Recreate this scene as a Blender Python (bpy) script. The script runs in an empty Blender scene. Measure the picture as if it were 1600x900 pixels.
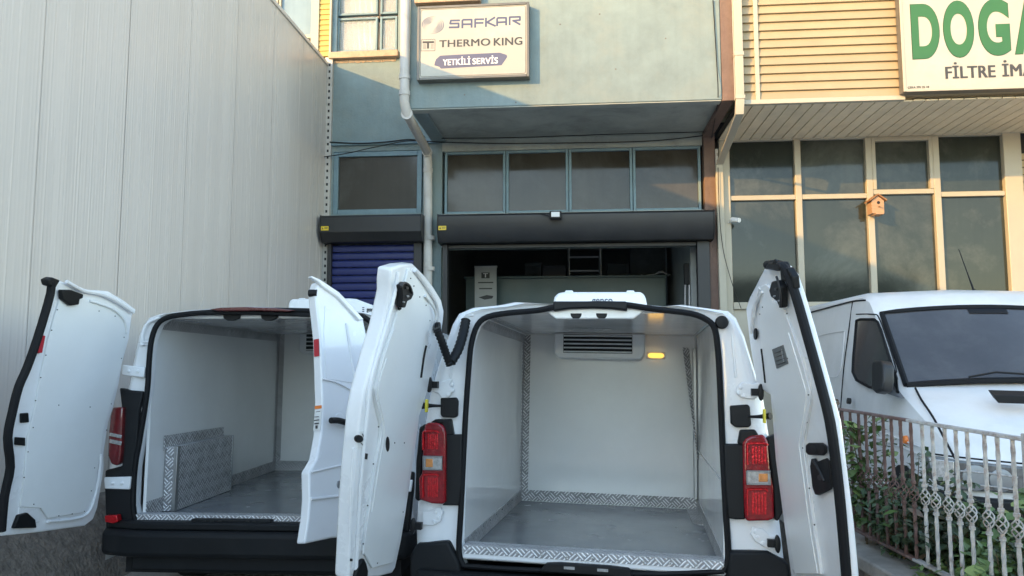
import bpy, bmesh, math, random
from mathutils import Vector, Matrix
random.seed(7)
R = math.radians
sc = bpy.context.scene
col = sc.collection

# ------------------------------------------------------------------ camera
FPX = 1160.0                      # focal length in pixels of a 1600 px wide frame
CAM = Vector((0, 0, 1.65))
TILT = math.atan(106 / FPX)
FW = Vector((0, math.cos(TILT), math.sin(TILT)))
UP = Vector((0, -math.sin(TILT), math.cos(TILT)))
RT = Vector((1, 0, 0))
cd = bpy.data.cameras.new('camera'); cam = bpy.data.objects.new('camera', cd); col.objects.link(cam)
cd.sensor_width = 36; cd.lens = 36 * FPX / 1600; cd.clip_start = .05; cd.clip_end = 500
cam.location = CAM; cam.rotation_euler = (R(90) + TILT, 0, 0)
sc.camera = cam

# ------------------------------------------------------------------ light
SUN_EL, SUN_AZ = 16.0, 50.0       # sun low, behind the camera on the left
w = bpy.data.worlds.new('World'); sc.world = w; w.use_nodes = True
wt = w.node_tree; bg = wt.nodes['Background']; sky = wt.nodes.new('ShaderNodeTexSky')
sky.sky_type = 'NISHITA'; sky.sun_disc = False
sky.sun_elevation = R(SUN_EL); sky.sun_rotation = R(180 + SUN_AZ)
sky.air_density = 1.0; sky.dust_density = .25; sky.ozone_density = 1.0
wb = wt.nodes.new('ShaderNodeVectorMath'); wb.operation = 'MULTIPLY'; wb.inputs[1].default_value = (1.09, 1.0, .90)   # camera white balance
wt.links.new(sky.outputs[0], wb.inputs[0]); wt.links.new(wb.outputs[0], bg.inputs[0]); bg.inputs[1].default_value = .15
sd = bpy.data.lights.new('sun', 'SUN'); sun = bpy.data.objects.new('sun', sd); col.objects.link(sun)
sd.energy = 2.0; sd.angle = R(.5); sd.color = (.66, .37, .11)
sdir = Vector((math.cos(R(SUN_EL)) * math.sin(R(SUN_AZ)), math.cos(R(SUN_EL)) * math.cos(R(SUN_AZ)), -math.sin(R(SUN_EL))))
sun.rotation_euler = sdir.to_track_quat('-Z', 'Y').to_euler()
sc.view_settings.view_transform = 'Standard'; sc.view_settings.look = 'None'
sc.view_settings.exposure = 2.40; sc.view_settings.gamma = 1.0
sc.cycles.max_bounces = 8; sc.cycles.diffuse_bounces = 7; sc.cycles.glossy_bounces = 4

# ------------------------------------------------------------------ frames (surveyed from the photograph)
def ray(px, py): return FW * FPX + RT * (px - 800) + UP * (450 - py)
def at(px, py, Y):
    d = ray(px, py); return CAM + d * (Y / d.y)
class Frame:
    """a thing's own axes: x right, y forward, z up"""
    def __init__(s, o, yaw, pitch=0, roll=0):
        y, p, r = R(yaw), R(pitch), R(roll)
        f = Vector((math.sin(y) * math.cos(p), math.cos(y) * math.cos(p), math.sin(p)))
        r0 = Vector((math.cos(y), -math.sin(y), 0)); u0 = r0.cross(f)
        s.r = r0 * math.cos(r) - u0 * math.sin(r); s.u = u0 * math.cos(r) + r0 * math.sin(r); s.f = f
        s.o = Vector(o)
        s.M = Matrix((s.r, s.f, s.u)).transposed().to_4x4(); s.M.translation = s.o; s.I = s.M.inverted()
    def plane(s, px, py, p, n):          # local point where the sight line meets the local plane
        d = s.I.to_3x3() @ ray(px, py); c = s.I @ CAM
        t = (Vector(p) - c).dot(Vector(n)) / d.dot(Vector(n)); return c + d * t
    def pix(s, px, py, y=0): return s.plane(px, py, (0, y, 0), (0, 1, 0))
    def side(s, px, py, x): return s.plane(px, py, (x, 0, 0), (1, 0, 0))
    def floor(s, px, py, z): return s.plane(px, py, (0, 0, z), (0, 0, 1))
    def w(s, v): return s.I @ v

# ------------------------------------------------------------------ mesh builder
class MB:
    def __init__(s): s.v = []; s.f = []; s.uv = {}
    def add(s, vs, fs):
        n = len(s.v); s.v += [Vector(v) for v in vs]; s.f += [tuple(i + n for i in f) for f in fs]; return s
    def box(s, x0, x1, y0, y1, z0, z1):
        return s.add([(x0,y0,z0),(x1,y0,z0),(x1,y1,z0),(x0,y1,z0),(x0,y0,z1),(x1,y0,z1),(x1,y1,z1),(x0,y1,z1)],
                     [(0,3,2,1),(4,5,6,7),(0,1,5,4),(1,2,6,5),(2,3,7,6),(3,0,4,7)])
    def prism(s, pts, off):
        n = len(pts); off = Vector(off); a = [Vector(p) for p in pts]; b = [p + off for p in a]
        return s.add(a + b, [tuple(range(n)), tuple(range(2*n-1, n-1, -1))] + [(i, i+n, (i+1) % n + n, (i+1) % n) for i in range(n)])
    def tube(s, pts, r, n=8, caps=True, ry=None):
        pts = [Vector(p) for p in pts]; rs = r if isinstance(r, (list, tuple)) else [r] * len(pts)
        ref = None; rings = []
        for i, p in enumerate(pts):
            a = pts[max(i-1, 0)]; b = pts[min(i+1, len(pts)-1)]; t = (b - a).normalized()
            if ref is None: ref = Vector((0,0,1)) if abs(t.z) < .9 else Vector((1,0,0))
            x = (ref - t * ref.dot(t)).normalized(); y = t.cross(x); ref = x
            rings.append([p + (x * math.cos(k*2*math.pi/n) + y * math.sin(k*2*math.pi/n)) * rs[i] for k in range(n)])
        return s.loft(rings, True, caps)
    def loft(s, rings, closed=True, caps=False):
        n = len(rings[0]); m = n if closed else n - 1
        vs = [v for r in rings for v in r]; fs = []
        for i in range(len(rings) - 1):
            for k in range(m):
                k2 = (k + 1) % n; fs.append((i*n+k, i*n+k2, (i+1)*n+k2, (i+1)*n+k))
        if caps: fs += [tuple(range(n-1, -1, -1)), tuple((len(rings)-1)*n + k for k in range(n))]
        return s.add(vs, fs)
    def lathe(s, prof, c, axis='z', n=24):
        rings = []
        for (r, h) in prof:
            ring = []
            for k in range(n):
                a = 2*math.pi*k/n; p, q = r*math.cos(a), r*math.sin(a)
                ring.append(Vector(c) + Vector({'z': (p,q,h), 'x': (h,p,q), 'y': (p,h,q)}[axis]))
            rings.append(ring)
        return s.loft(rings, True, True)
    def plate(s, q, th, n):
        """flat sheet: quad q (4 points), thickness th against normal n, with UVs in metres"""
        q = [Vector(p) for p in q]; n = Vector(n).normalized(); base = len(s.v); bf = len(s.f)
        s.prism(q, n * -th)
        e = (q[1] - q[0]).normalized(); g = (q[3] - q[0]); g = (g - e * g.dot(e)).normalized()
        for fi in range(bf, len(s.f)):
            s.uv[fi] = [((s.v[i] - q[0]).dot(e), (s.v[i] - q[0]).dot(g)) for i in s.f[fi]]
        return s
    def build(s, name, mat, parent=None, bevel=0, seg=2, smooth=35, loc=None):
        me = bpy.data.meshes.new(name); me.from_pydata([tuple(v) for v in s.v], [], s.f)
        if s.uv:
            l = me.uv_layers.new(name='UVMap')
            for p in me.polygons:
                for li, c in zip(p.loop_indices, s.uv.get(p.index, [(0, 0)] * p.loop_total)): l.data[li].uv = c
        bm = bmesh.new(); bm.from_mesh(me); bmesh.ops.recalc_face_normals(bm, faces=bm.faces); bm.to_mesh(me); bm.free()
        for m in (mat if isinstance(mat, list) else [mat]): me.materials.append(m)
        if smooth:
            me.shade_smooth(); me.set_sharp_from_angle(angle=R(smooth))
        o = bpy.data.objects.new(name, me); col.objects.link(o)
        if parent: o.parent = parent
        if loc is not None: o.location = loc
        if bevel:
            b = o.modifiers.new('bevel', 'BEVEL'); b.width = bevel; b.segments = seg; b.limit_method = 'ANGLE'; b.angle_limit = R(35)
            b.harden_normals = False
        return o
def tag(o, label=None, cat=None, group=None, kind=None):
    for k, v in (('label', label), ('category', cat), ('group', group), ('kind', kind)):
        if v: o[k] = v
    return o
def thing(name, label, cat, frame=None, loc=(0,0,0), group=None):
    o = bpy.data.objects.new(name, None); col.objects.link(o); o.empty_display_size = .2
    if frame: o.matrix_world = frame.M
    else: o.location = loc
    return tag(o, label, cat, group)
def copy(o, parent, loc=None, rot=None, scale=None):
    c = o.copy(); col.objects.link(c); c.parent = parent
    if loc is not None: c.location = loc
    if rot is not None: c.rotation_euler = rot
    if scale is not None: c.scale = scale
    return c
def smoothpath(pts, k=4):
    pts = [Vector(p) for p in pts]; out = []
    for i in range(len(pts) - 1):
        p0 = pts[max(i-1, 0)]; p1 = pts[i]; p2 = pts[i+1]; p3 = pts[min(i+2, len(pts)-1)]
        for j in range(k):
            t = j / k
            out.append(.5 * (2*p1 + (p2-p0)*t + (2*p0-5*p1+4*p2-p3)*t*t + (3*p1-p0-3*p2+p3)*t**3))
    return out + [pts[-1]]

# ------------------------------------------------------------------ materials
def N(nt, typ, ins=None, **props):
    n = nt.nodes.new('ShaderNode' + typ)
    for k, v in props.items(): setattr(n, k, v)
    for k, v in (ins or {}).items():
        if isinstance(v, bpy.types.NodeSocket): nt.links.new(v, n.inputs[k])
        else: n.inputs[k].default_value = v
    return n
def M2(nt, op, a, b=0.0, c=None):
    ins = {0: a, 1: b}
    if c is not None: ins[2] = c
    return N(nt, 'Math', ins, operation=op).outputs[0]
MATS = {}
def mat(name, c, rough=.5, metal=0, var=.12, vs=2.5, bump=0, bs=60, coat=0, spec=.5, stain_haze=None, stain_haze_amt=0, ss=1.2,
        streak=0, tint=0, emit=None, es=0, alpha=1, trans=0, stretch=(1,1,1), bdist=.01):
    m = bpy.data.materials.new(name); m.use_nodes = True; nt = m.node_tree; b = nt.nodes['Principled BSDF']
    tc = N(nt, 'TexCoord'); mp = N(nt, 'Mapping', {0: tc.outputs['Object'], 'Scale': stretch})
    co = mp.outputs[0]
    if tint:                            # every copy gets its own piece of the pattern
        oj = N(nt, 'ObjectInfo'); sh = M2(nt, 'MULTIPLY', oj.outputs['Random'], 37.0)
        co = N(nt, 'VectorMath', {0: co, 1: N(nt, 'CombineXYZ', {0: sh, 1: 0, 2: sh}).outputs[0]}, operation='ADD').outputs[0]
    n1 = N(nt, 'TexNoise', {'Vector': co, 'Scale': vs, 'Detail': 6, 'Roughness': .65})
    fac = N(nt, 'MapRange', {0: n1.outputs[0], 1: .3, 2: .7, 3: 1 - var, 4: 1 + var}).outputs[0]
    if tint:
        oi = N(nt, 'ObjectInfo'); rr = N(nt, 'MapRange', {0: oi.outputs['Random'], 3: 1 - tint, 4: 1 + tint}).outputs[0]
        fac = M2(nt, 'MULTIPLY', fac, rr)
    colr = N(nt, 'Mix', {'A': (*c, 1), 'B': fac, 'Factor': 1.0}, data_type='RGBA', blend_type='MULTIPLY') if False else None
    mul = N(nt, 'VectorMath', {0: c, 1: N(nt, 'CombineXYZ', {0: fac, 1: fac, 2: fac}).outputs[0]}, operation='MULTIPLY')
    out = mul.outputs[0]
    if stain_haze:
        n2 = N(nt, 'TexNoise', {'Vector': co, 'Scale': ss, 'Detail': 8, 'Roughness': .7, 'Distortion': .4})
        f2 = N(nt, 'MapRange', {0: n2.outputs[0], 1: .48, 2: .72, 3: 0, 4: stain_haze_amt}).outputs[0]
        mx = N(nt, 'Mix', data_type='RGBA'); nt.links.new(f2, mx.inputs[0]); nt.links.new(out, mx.inputs[6]); mx.inputs[7].default_value = (*stain_haze, 1)
        out = mx.outputs[2]
    if streak:
        m2 = N(nt, 'Mapping', {0: tc.outputs['Object'], 'Scale': (9, 9, .5)})
        n3 = N(nt, 'TexNoise', {'Vector': m2.outputs[0], 'Scale': 1.5, 'Detail': 5})
        f3 = N(nt, 'MapRange', {0: n3.outputs[0], 1: .45, 2: .75, 3: 1, 4: 1 - streak}).outputs[0]
        out = N(nt, 'VectorMath', {0: out, 1: N(nt, 'CombineXYZ', {0: f3, 1: f3, 2: f3}).outputs[0]}, operation='MULTIPLY').outputs[0]
    nt.links.new(out, b.inputs['Base Color'])
    rv = N(nt, 'MapRange', {0: n1.outputs[0], 1: .3, 2: .7, 3: max(rough - .06, .02), 4: min(rough + .08, 1)}).outputs[0]
    nt.links.new(rv, b.inputs['Roughness'])
    b.inputs['Metallic'].default_value = metal; b.inputs['Specular IOR Level'].default_value = spec
    b.inputs['Coat Weight'].default_value = coat; b.inputs['Coat Roughness'].default_value = .06
    b.inputs['Transmission Weight'].default_value = trans; b.inputs['Alpha'].default_value = alpha
    if emit: b.inputs['Emission Color'].default_value = (*emit, 1); b.inputs['Emission Strength'].default_value = es
    if bump:
        nb = N(nt, 'TexNoise', {'Vector': co, 'Scale': bs, 'Detail': 5})
        bp = N(nt, 'Bump', {'Height': nb.outputs[0], 'Strength': bump, 'Distance': bdist}); nt.links.new(bp.outputs[0], b.inputs['Normal'])
    MATS[name] = m; return m
def checker_mat(name, base, cell=.036):
    m = bpy.data.materials.new(name); m.use_nodes = True; nt = m.node_tree; b = nt.nodes['Principled BSDF']
    uv = N(nt, 'UVMap'); uv.uv_map = 'UVMap'
    sx = N(nt, 'SeparateXYZ', {0: uv.outputs[0]})
    u = M2(nt, 'DIVIDE', sx.outputs[0], cell); v = M2(nt, 'DIVIDE', sx.outputs[1], cell)
    u2 = M2(nt, 'ADD', u, v); v2 = M2(nt, 'SUBTRACT', u, v)          # weave turned by 45 degrees
    u2 = M2(nt, 'MULTIPLY', u2, .707); v2 = M2(nt, 'MULTIPLY', v2, .707)
    par = M2(nt, 'FLOORED_MODULO', M2(nt, 'ADD', M2(nt, 'FLOOR', u2), M2(nt, 'FLOOR', v2)), 2.0)
    fu = M2(nt, 'FRACT', u2); fv = M2(nt, 'FRACT', v2)
    along = N(nt, 'Mix', {0: par, 2: fu, 3: fv}).outputs[0]; across = N(nt, 'Mix', {0: par, 2: fv, 3: fu}).outputs[0]
    s = M2(nt, 'SINE', M2(nt, 'MULTIPLY', M2(nt, 'SUBTRACT', across, .0), 2 * math.pi * 3))
    s = N(nt, 'MapRange', {0: s, 1: -.1, 2: .9, 3: 0, 4: 1}).outputs[0]
    e = M2(nt, 'SUBTRACT', .5, M2(nt, 'ABSOLUTE', M2(nt, 'SUBTRACT', along, .5)))
    e = N(nt, 'MapRange', {0: e, 1: .04, 2: .14, 3: 0, 4: 1}).outputs[0]
    h = M2(nt, 'MULTIPLY', s, e)
    tc = N(nt, 'TexCoord'); nz = N(nt, 'TexNoise', {'Vector': tc.outputs['Object'], 'Scale': 9, 'Detail': 6})
    k = N(nt, 'MapRange', {0: nz.outputs[0], 1: .3, 2: .7, 3: .75, 4: 1.15}).outputs[0]
    g = M2(nt, 'MULTIPLY', N(nt, 'MapRange', {0: h, 3: base * .50, 4: base * 1.6}).outputs[0], k)
    nt.links.new(N(nt, 'CombineXYZ', {0: g, 1: g, 2: M2(nt, 'MULTIPLY', g, 1.02)}).outputs[0], b.inputs['Base Color'])
    b.inputs['Metallic'].default_value = .12
    nt.links.new(N(nt, 'MapRange', {0: h, 3: .42, 4: .24}).outputs[0], b.inputs['Roughness'])
    bp = N(nt, 'Bump', {'Height': h, 'Strength': .9, 'Distance': .0025}); nt.links.new(bp.outputs[0], b.inputs['Normal'])
    return m
def asphalt_mat():
    m = bpy.data.materials.new('asphalt'); m.use_nodes = True; nt = m.node_tree; b = nt.nodes['Principled BSDF']
    tc = N(nt, 'TexCoord'); co = tc.outputs['Object']
    vo = N(nt, 'TexVoronoi', {'Vector': co, 'Scale': 90}); n1 = N(nt, 'TexNoise', {'Vector': co, 'Scale': .8, 'Detail': 8, 'Roughness': .7})
    a = N(nt, 'MapRange', {0: vo.outputs['Distance'], 1: 0, 2: .7, 3: .75, 4: 1.2}).outputs[0]
    c = N(nt, 'MapRange', {0: n1.outputs[0], 1: .3, 2: .7, 3: .22, 4: .36}).outputs[0]
    g = M2(nt, 'MULTIPLY', a, c)
    nt.links.new(N(nt, 'CombineXYZ', {0: g, 1: M2(nt, 'MULTIPLY', g, .92), 2: M2(nt, 'MULTIPLY', g, .82)}).outputs[0], b.inputs['Base Color'])
    b.inputs['Roughness'].default_value = .85
    bp = N(nt, 'Bump', {'Height': vo.outputs['Distance'], 'Strength': .6, 'Distance': .01}); nt.links.new(bp.outputs[0], b.inputs['Normal'])
    return m
m_asph = asphalt_mat()
m_rib = mat('ribbed_sheet', (.60,.56,.515), .24, .0, var=.04, vs=.7, bump=.16, bs=5, stretch=(6,6,.25), spec=.5, stain_haze=(.56,.51,.46), stain_haze_amt=.4, ss=.5, tint=.006, bdist=.012)
m_kerb = mat('rough_concrete', (.19,.165,.14), .95, var=.4, vs=12, bump=.9, bs=35, stain_haze=(.05,.045,.04), stain_haze_amt=.7, bdist=.03)
m_blue = mat('blue_render', (.200,.258,.260), .85, var=.14, vs=3, bump=.4, bs=30, stain_haze=(.235,.27,.25), stain_haze_amt=.65, ss=2.2, streak=.06)
m_soff = mat('soffit_paint', (.36,.38,.34), .85, var=.15, vs=2, bump=.2, bs=30, stain_haze=(.08,.09,.09), stain_haze_amt=.5)
m_blueframe = mat('blue_frame_paint', (.165,.25,.285), .5, var=.15, vs=6, bump=.1, stain_haze=(.10,.17,.20), stain_haze_amt=.5)
m_brown = mat('brown_render', (.175,.118,.095), .85, var=.18, vs=8, bump=.4, bs=80, stain_haze=(.18,.10,.08), stain_haze_amt=.5)
m_trim = mat('cream_trim', (.42,.39,.31), .45, var=.06, stain_haze=(.40,.36,.28), stain_haze_amt=.3, ss=3)
m_side = mat('beige_siding', (.36,.285,.17), .5, var=.05, vs=3, tint=.03, bump=.05, bs=40, stain_haze=(.5,.4,.26), stain_haze_amt=.25)
m_yel = mat('yellow_siding', (.44,.325,.09), .5, var=.06, tint=.05)
m_sofb = mat('soffit_board', (.80,.68,.48), .6, var=.08, vs=4, tint=.05, stain_haze=(.36,.31,.24), stain_haze_amt=.3)
m_alu = mat('cream_window_frame', (.40,.365,.285), .4, var=.06, stain_haze=(.36,.32,.26), stain_haze_amt=.25, ss=4)
m_sill = mat('stone_sill', (.40,.29,.20), .8, var=.2, vs=14, bump=.3, bs=60)
m_gdark = mat('shutter_grey', (.019,.019,.020), .45, var=.25, vs=3, bump=.08, bs=8, stain_haze=(.035,.034,.032), stain_haze_amt=.4)
m_slat = mat('shutter_blue', (.012,.020,.115), .38, var=.12, tint=.08, stain_haze=(.04,.05,.16), stain_haze_amt=.5, ss=4)
m_pipe = mat('drain_pipe', (.50,.48,.44), .5, var=.08, stain_haze=(.33,.28,.22), stain_haze_amt=.5, ss=4)
m_black = mat('black_plastic', (.008,.0085,.0095), .5, spec=.28, var=.2, vs=8, bump=.15, bs=250, bdist=.002)
m_bump = mat('bumper_plastic', (.007,.008,.0095), .6, spec=.3, var=.25, vs=4, bump=.3, bs=300, stain_haze=(.04,.04,.04), stain_haze_amt=.3, bdist=.002)
m_seal = mat('rubber_seal', (.007,.0075,.009), .65, spec=.25, var=.2)
m_white = mat('white_car_paint', (.80,.815,.83), .24, var=.03, vs=2, coat=.6, bump=.02, bs=5, bdist=.02)
m_white2 = mat('white_door_paint', (.80,.815,.83), .30, var=.04, coat=.35, bump=.05, bs=6, bdist=.02, stain_haze=(.66,.66,.65), stain_haze_amt=.35, ss=5)
m_liner = mat('white_liner', (.87,.88,.875), .11, var=.05, vs=1.2, coat=.25, bump=.05, bs=3, stain_haze=(.80,.81,.80), stain_haze_amt=.35, ss=.9, bdist=.02)
m_panel = mat('door_liner_panel', (.78,.80,.80), .36, var=.04, vs=1.5, bump=.1, bs=4, stain_haze=(.70,.72,.72), stain_haze_amt=.3, bdist=.02)
m_oldw = mat('old_white_paint', (.74,.735,.715), .34, var=.06, coat=.2, stain_haze=(.52,.51,.48), stain_haze_amt=.3, ss=2, bump=.03, bs=5, bdist=.02)
m_floor = mat('grey_floor_coat', (.19,.205,.22), .22, var=.12, vs=3, bump=.15, bs=7, stain_haze=(.24,.25,.26), stain_haze_amt=.5, ss=3, bdist=.02)
m_chk = checker_mat('checker_plate', .62, .056)
m_alum = mat('bare_aluminium', (.42,.43,.44), .38, .85, var=.15)
m_red = mat('red_lens', (.22,.003,.008), .12, var=.35, vs=30, coat=.4, bump=.5, bs=55, bdist=.004)
m_redrib = mat('red_reflector', (.62,.010,.018), .16, .55, var=.45, vs=70, coat=.5, bump=.6, bs=90, bdist=.004)
m_dred = mat('dark_red_lens', (.13,.012,.014), .15, var=.3, vs=20, coat=1)
m_clear = mat('clear_lens', (.42,.42,.41), .08, .3, var=.4, vs=40, coat=1, bump=.5, bs=70, bdist=.004)
m_orange = mat('amber_lens', (.62,.24,.06), .12, var=.3, vs=40, coat=1)
m_tape = mat('red_tape', (.45,.02,.035), .4, var=.1)
m_brake = mat('brake_light_bar', (.10,.012,.012), .25, coat=.6)
m_lamp = mat('lit_amber_lamp', (.8,.45,.1), .3, emit=(1,.55,.10), es=.32)
m_ylw = mat('yellow_strap', (.70,.60,.05), .5)
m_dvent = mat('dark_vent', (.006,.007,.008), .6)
m_glass = mat('dark_window_glass', (.020,.026,.022), .05, var=.3, vs=.8, spec=.4, bump=.03, bs=.9, stain_haze=(.10,.108,.095), stain_haze_amt=.85, ss=.6, bdist=.05, streak=.12, tint=.25)  # pale patches in the colour stand in for hazy reflections on the panes
m_glassb = mat('grey_window_glass', (.044,.038,.029), .09, var=.2, vs=.8, spec=.35, bump=.02, bs=1.2, stain_haze=(.09,.085,.072), stain_haze_amt=.7, ss=.9, bdist=.05, streak=.10, tint=.15)
m_carglass = mat('car_glass', (.052,.048,.048), .05, var=.2, spec=.6, coat=.5, stain_haze=(.10,.095,.09), stain_haze_amt=.6, ss=1.3)
m_sky = mat('pale_blue_cladding', (.16,.25,.32), .35, var=.06, streak=.1)
m_curt = mat('striped_curtain', (.62,.52,.44), .9, var=.12, vs=5, stretch=(.5,1,9), bump=.4, bs=5)
m_sign = mat('sign_face', (.40,.38,.32), .35, var=.03, stain_haze=(.66,.60,.48), stain_haze_amt=.35, ss=2)
m_signfr = mat('sign_frame', (.16,.15,.13), .45, .4, var=.2)
m_ink1 = mat('grey_ink', (.065,.075,.14), .5, var=.08)
m_ink2 = mat('dark_ink', (.045,.045,.045), .5, var=.08)
m_ink3 = mat('violet_ink', (.095,.10,.165), .5, var=.12)
m_green = mat('green_ink', (.030,.125,.036), .45, var=.06)
m_dgreen = mat('dark_green_ink', (.015,.06,.025), .45)
m_paper = mat('white_print', (.72,.73,.72), .5, var=.03)
m_yst = mat('yellow_sticker', (.75,.53,.03), .4, var=.05)
m_ost = mat('orange_sticker', (.80,.22,.04), .4)
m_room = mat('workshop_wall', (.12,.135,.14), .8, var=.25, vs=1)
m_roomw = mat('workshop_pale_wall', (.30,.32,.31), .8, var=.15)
m_teal = mat('teal_counter', (.065,.115,.125), .4, var=.12)
m_crate = mat('dark_boxes', (.05,.055,.05), .8, var=.5, vs=3)
m_wood = mat('birdhouse_wood', (.40,.25,.15), .7, var=.15, vs=6, stretch=(1,1,8))
m_woodr = mat('birdhouse_roof', (.26,.13,.06), .7, var=.2)
m_iron = mat('white_flaking_iron', (.42,.41,.39), .6, .1, var=.25, vs=20, stain_haze=(.16,.07,.04), stain_haze_amt=.8, ss=14, bump=.3, bs=120, bdist=.003)
m_rust = mat('rusty_iron', (.11,.062,.052), .8, .1, var=.4, vs=18, bump=.4, bs=120, stain_haze=(.27,.22,.20), stain_haze_amt=.5, ss=10, bdist=.003)
m_conc = mat('concrete_ledge', (.27,.25,.225), .9, var=.2, vs=7, bump=.5, bs=60, stain_haze=(.14,.125,.11), stain_haze_amt=.6, ss=4)
m_tyre = mat('tyre', (.018,.018,.018), .8, var=.3, vs=20, bump=.3, bs=90)
m_rim = mat('steel_rim', (.30,.31,.32), .4, .7)
m_under = mat('van_underside', (.015,.015,.016), .9)
m_street = mat('street_render', (.34,.30,.25), .85, var=.15, vs=.6)
def leaf_mat(name, c, c2):
    m = mat(name, c, .5, var=.3, vs=25, tint=.35, stain_haze=c2, stain_haze_amt=.6, ss=9); return m
m_leaf = leaf_mat('leaf_green', (.075,.135,.035), (.12,.16,.05))
m_leafp = leaf_mat('leaf_pale', (.14,.20,.055), (.20,.22,.09))
m_leafd = leaf_mat('leaf_dark', (.040,.072,.030), (.07,.075,.04))
m_dry = leaf_mat('leaf_dry', (.13,.085,.045), (.10,.07,.04))
m_stem = mat('plant_stem', (.12,.09,.05), .8, var=.3)

# ------------------------------------------------------------------ flat print helpers
def text(name, body, m, parent, O, ex, ez, fit, off=.0, th=.002):
    """lettering filling the rectangle fit = (x0, x1, z0, z1) in the plane O + ex*x + ez*z"""
    cu = bpy.data.curves.new(name, 'FONT'); cu.body = body; cu.resolution_u = 8
    if off > .04: cu.offset = off
    else: cu.space_character = 1 + off*1.5
    to = bpy.data.objects.new(name, cu); col.objects.link(to)
    dg = bpy.context.evaluated_depsgraph_get(); dg.update()
    me = bpy.data.meshes.new_from_object(to.evaluated_get(dg)); bpy.data.objects.remove(to); bpy.data.curves.remove(cu)
    xs = [v.co.x for v in me.vertices]; ys = [v.co.y for v in me.vertices]
    x0, x1, z0, z1 = fit; ax, bx_, ay, by = min(xs), max(xs), min(ys), max(ys)
    for v in me.vertices:
        X = x0 + (v.co.x - ax) / (bx_ - ax) * (x1 - x0); Z = z0 + (v.co.y - ay) / (by - ay) * (z1 - z0)
        v.co = Vector(O) + Vector(ex) * X + Vector(ez) * Z
    if 0 < off <= .04:                 # bold: the outline repeated with small sideways steps, each a hair in front of the last
        nrm = Vector(ex).cross(Vector(ez)).normalized(); h = (z1 - z0); bm = bmesh.new()
        for k, (dx, dz) in enumerate(((0,0),(-1,-.35),(1,.35),(-1,.35),(1,-.35))):
            m2 = me.copy(); m2.transform(Matrix.Translation(Vector(ex)*dx*off*h + Vector(ez)*dz*off*h + nrm*.0003*k)); bm.from_mesh(m2); bpy.data.meshes.remove(m2)
        bm.to_mesh(me); bm.free()
    for p in me.polygons: p.use_smooth = False
    me.materials.clear(); me.materials.append(m); me.name = name
    o = bpy.data.objects.new(name, me); col.objects.link(o); o.parent = parent
    s = o.modifiers.new('thickness', 'SOLIDIFY'); s.thickness = th; s.offset = 0
    return o
def strokes(b, segs, wd, y, dy=.0003):
    for i, ((x0, z0), (x1, z1)) in enumerate(segs):
        d = Vector((x1-x0, 0, z1-z0)); L = d.length; d /= max(L, 1e-6); n = Vector((-d.z, 0, d.x)) * wd/2; e = d * wd/2 * .9
        a = Vector((x0, y - dy*i, z0)) - e*.5; c = Vector((x1, y - dy*i, z1)) + e*.5
        b.prism([a-n, c-n, c+n, a+n], (0, .003, 0))
#==SETTING==
# ------------------------------------------------------------------ ground
g = MB(); g.add([(-150,-150,0),(150,-150,0),(150,150,0),(-150,150,0)], [(0,1,2,3)])
tag(g.build('ground', m_asph, smooth=0), kind='structure')

# ------------------------------------------------------------------ ribbed sheet wall on the left, on a rough kerb
FWALL = Frame((-2.88, 11.2, 0), math.degrees(math.atan(.088)))       # y runs along the wall away from the camera
rw = thing('panel_wall', 'tall pale grey wall of vertically ribbed metal sheets on the left', 'wall', FWALL)
PW = 1.0; ZB, ZT = .5, 6.17
b = MB(); rib = []
for i in range(28):
    y0 = i * PW / 28; hh = random.choice((.0003,.0006,.0009,.0014))
    for dy, h in ((0,0),(.009,0),(.014,hh),(.021,hh),(.026,0)): rib.append((h, min(y0 + dy, PW)))
rib.append((0, PW - .004)); rib.append((-.0006, PW - .003)); rib = [r for r in rib if r[1] <= PW]
b.loft([[Vector((h, y, z)) for h, y in rib] for z in (ZB, 1.8, 3.1, 4.5, ZT)], closed=False)
p0 = b.build('panel', m_rib, rw, loc=(0, -PW, 0))
for i in range(1, 15): copy(p0, rw, (random.uniform(-.0006,.0006), -PW*(i+1), 0))
b = MB(); b.box(-.16, -.015, -15, .02, .1, ZT - .02); b.build('backing', m_rib, rw)
b = MB(); b.box(-.18, .02, -15.05, .03, ZT - .02, ZT + .035); b.build('coping', m_rib, rw, bevel=.006)
kb = MB(); ys = [-25 + i * .25 for i in range(103)]
prof = lambda y: [(.02, .0), (.42 + .06*random.random(), .0), (.30 + .06*random.random(), .2 + .05*random.random()), (.15 + .04*random.random(), .44 + .05*random.random()), (.02, .54 + .02*random.random())]
kb.loft([[Vector((x - .02, y, z)) for x, z in prof(y)] for y in ys], closed=False)
tag(kb.build('kerb', m_kerb, None, smooth=60), kind='structure')
bpy.data.objects['kerb'].matrix_world = FWALL.M

# ------------------------------------------------------------------ blue building (centre)
FB = Frame((0, 11, 0), 5.2)
BAY = -1.6
def X(px, py=350, y=0): return FB.pix(px, py, y).x
def Z(px, py, y=0): return FB.pix(px, py, y).z
bb = thing('blue_building', 'pale blue rendered workshop building with overhanging upper storey and roller shutters', 'building', FB)
xl, xr = X(512), X(1120)
xbl, xbr = X(640, 100, BAY), X(1127, 100, BAY)
zs = Z(880, 163, BAY); zsb = zs                                     # soffit height
ZTOP = 8.2
xdl, xdr = X(690, 350), X(1100, 350)                                # door bay between the columns
zwh, zwb = Z(890, 232), Z(890, 331)                                  # high window band
zop = Z(890, 384)
b = MB()
b.box(xl, X(519), 0, .3, 0, Z(580, 90))                               # left jamb
b.box(X(519), X(660), 0, .3, Z(580, 236), Z(580, 88))                 # wall over left window
b.box(X(519), X(660), .0, .3, Z(580, 376), Z(580, 334))
b.box(X(660), X(690), 0, .35, 0, zs + .3)                                  # column between the shutters
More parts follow.
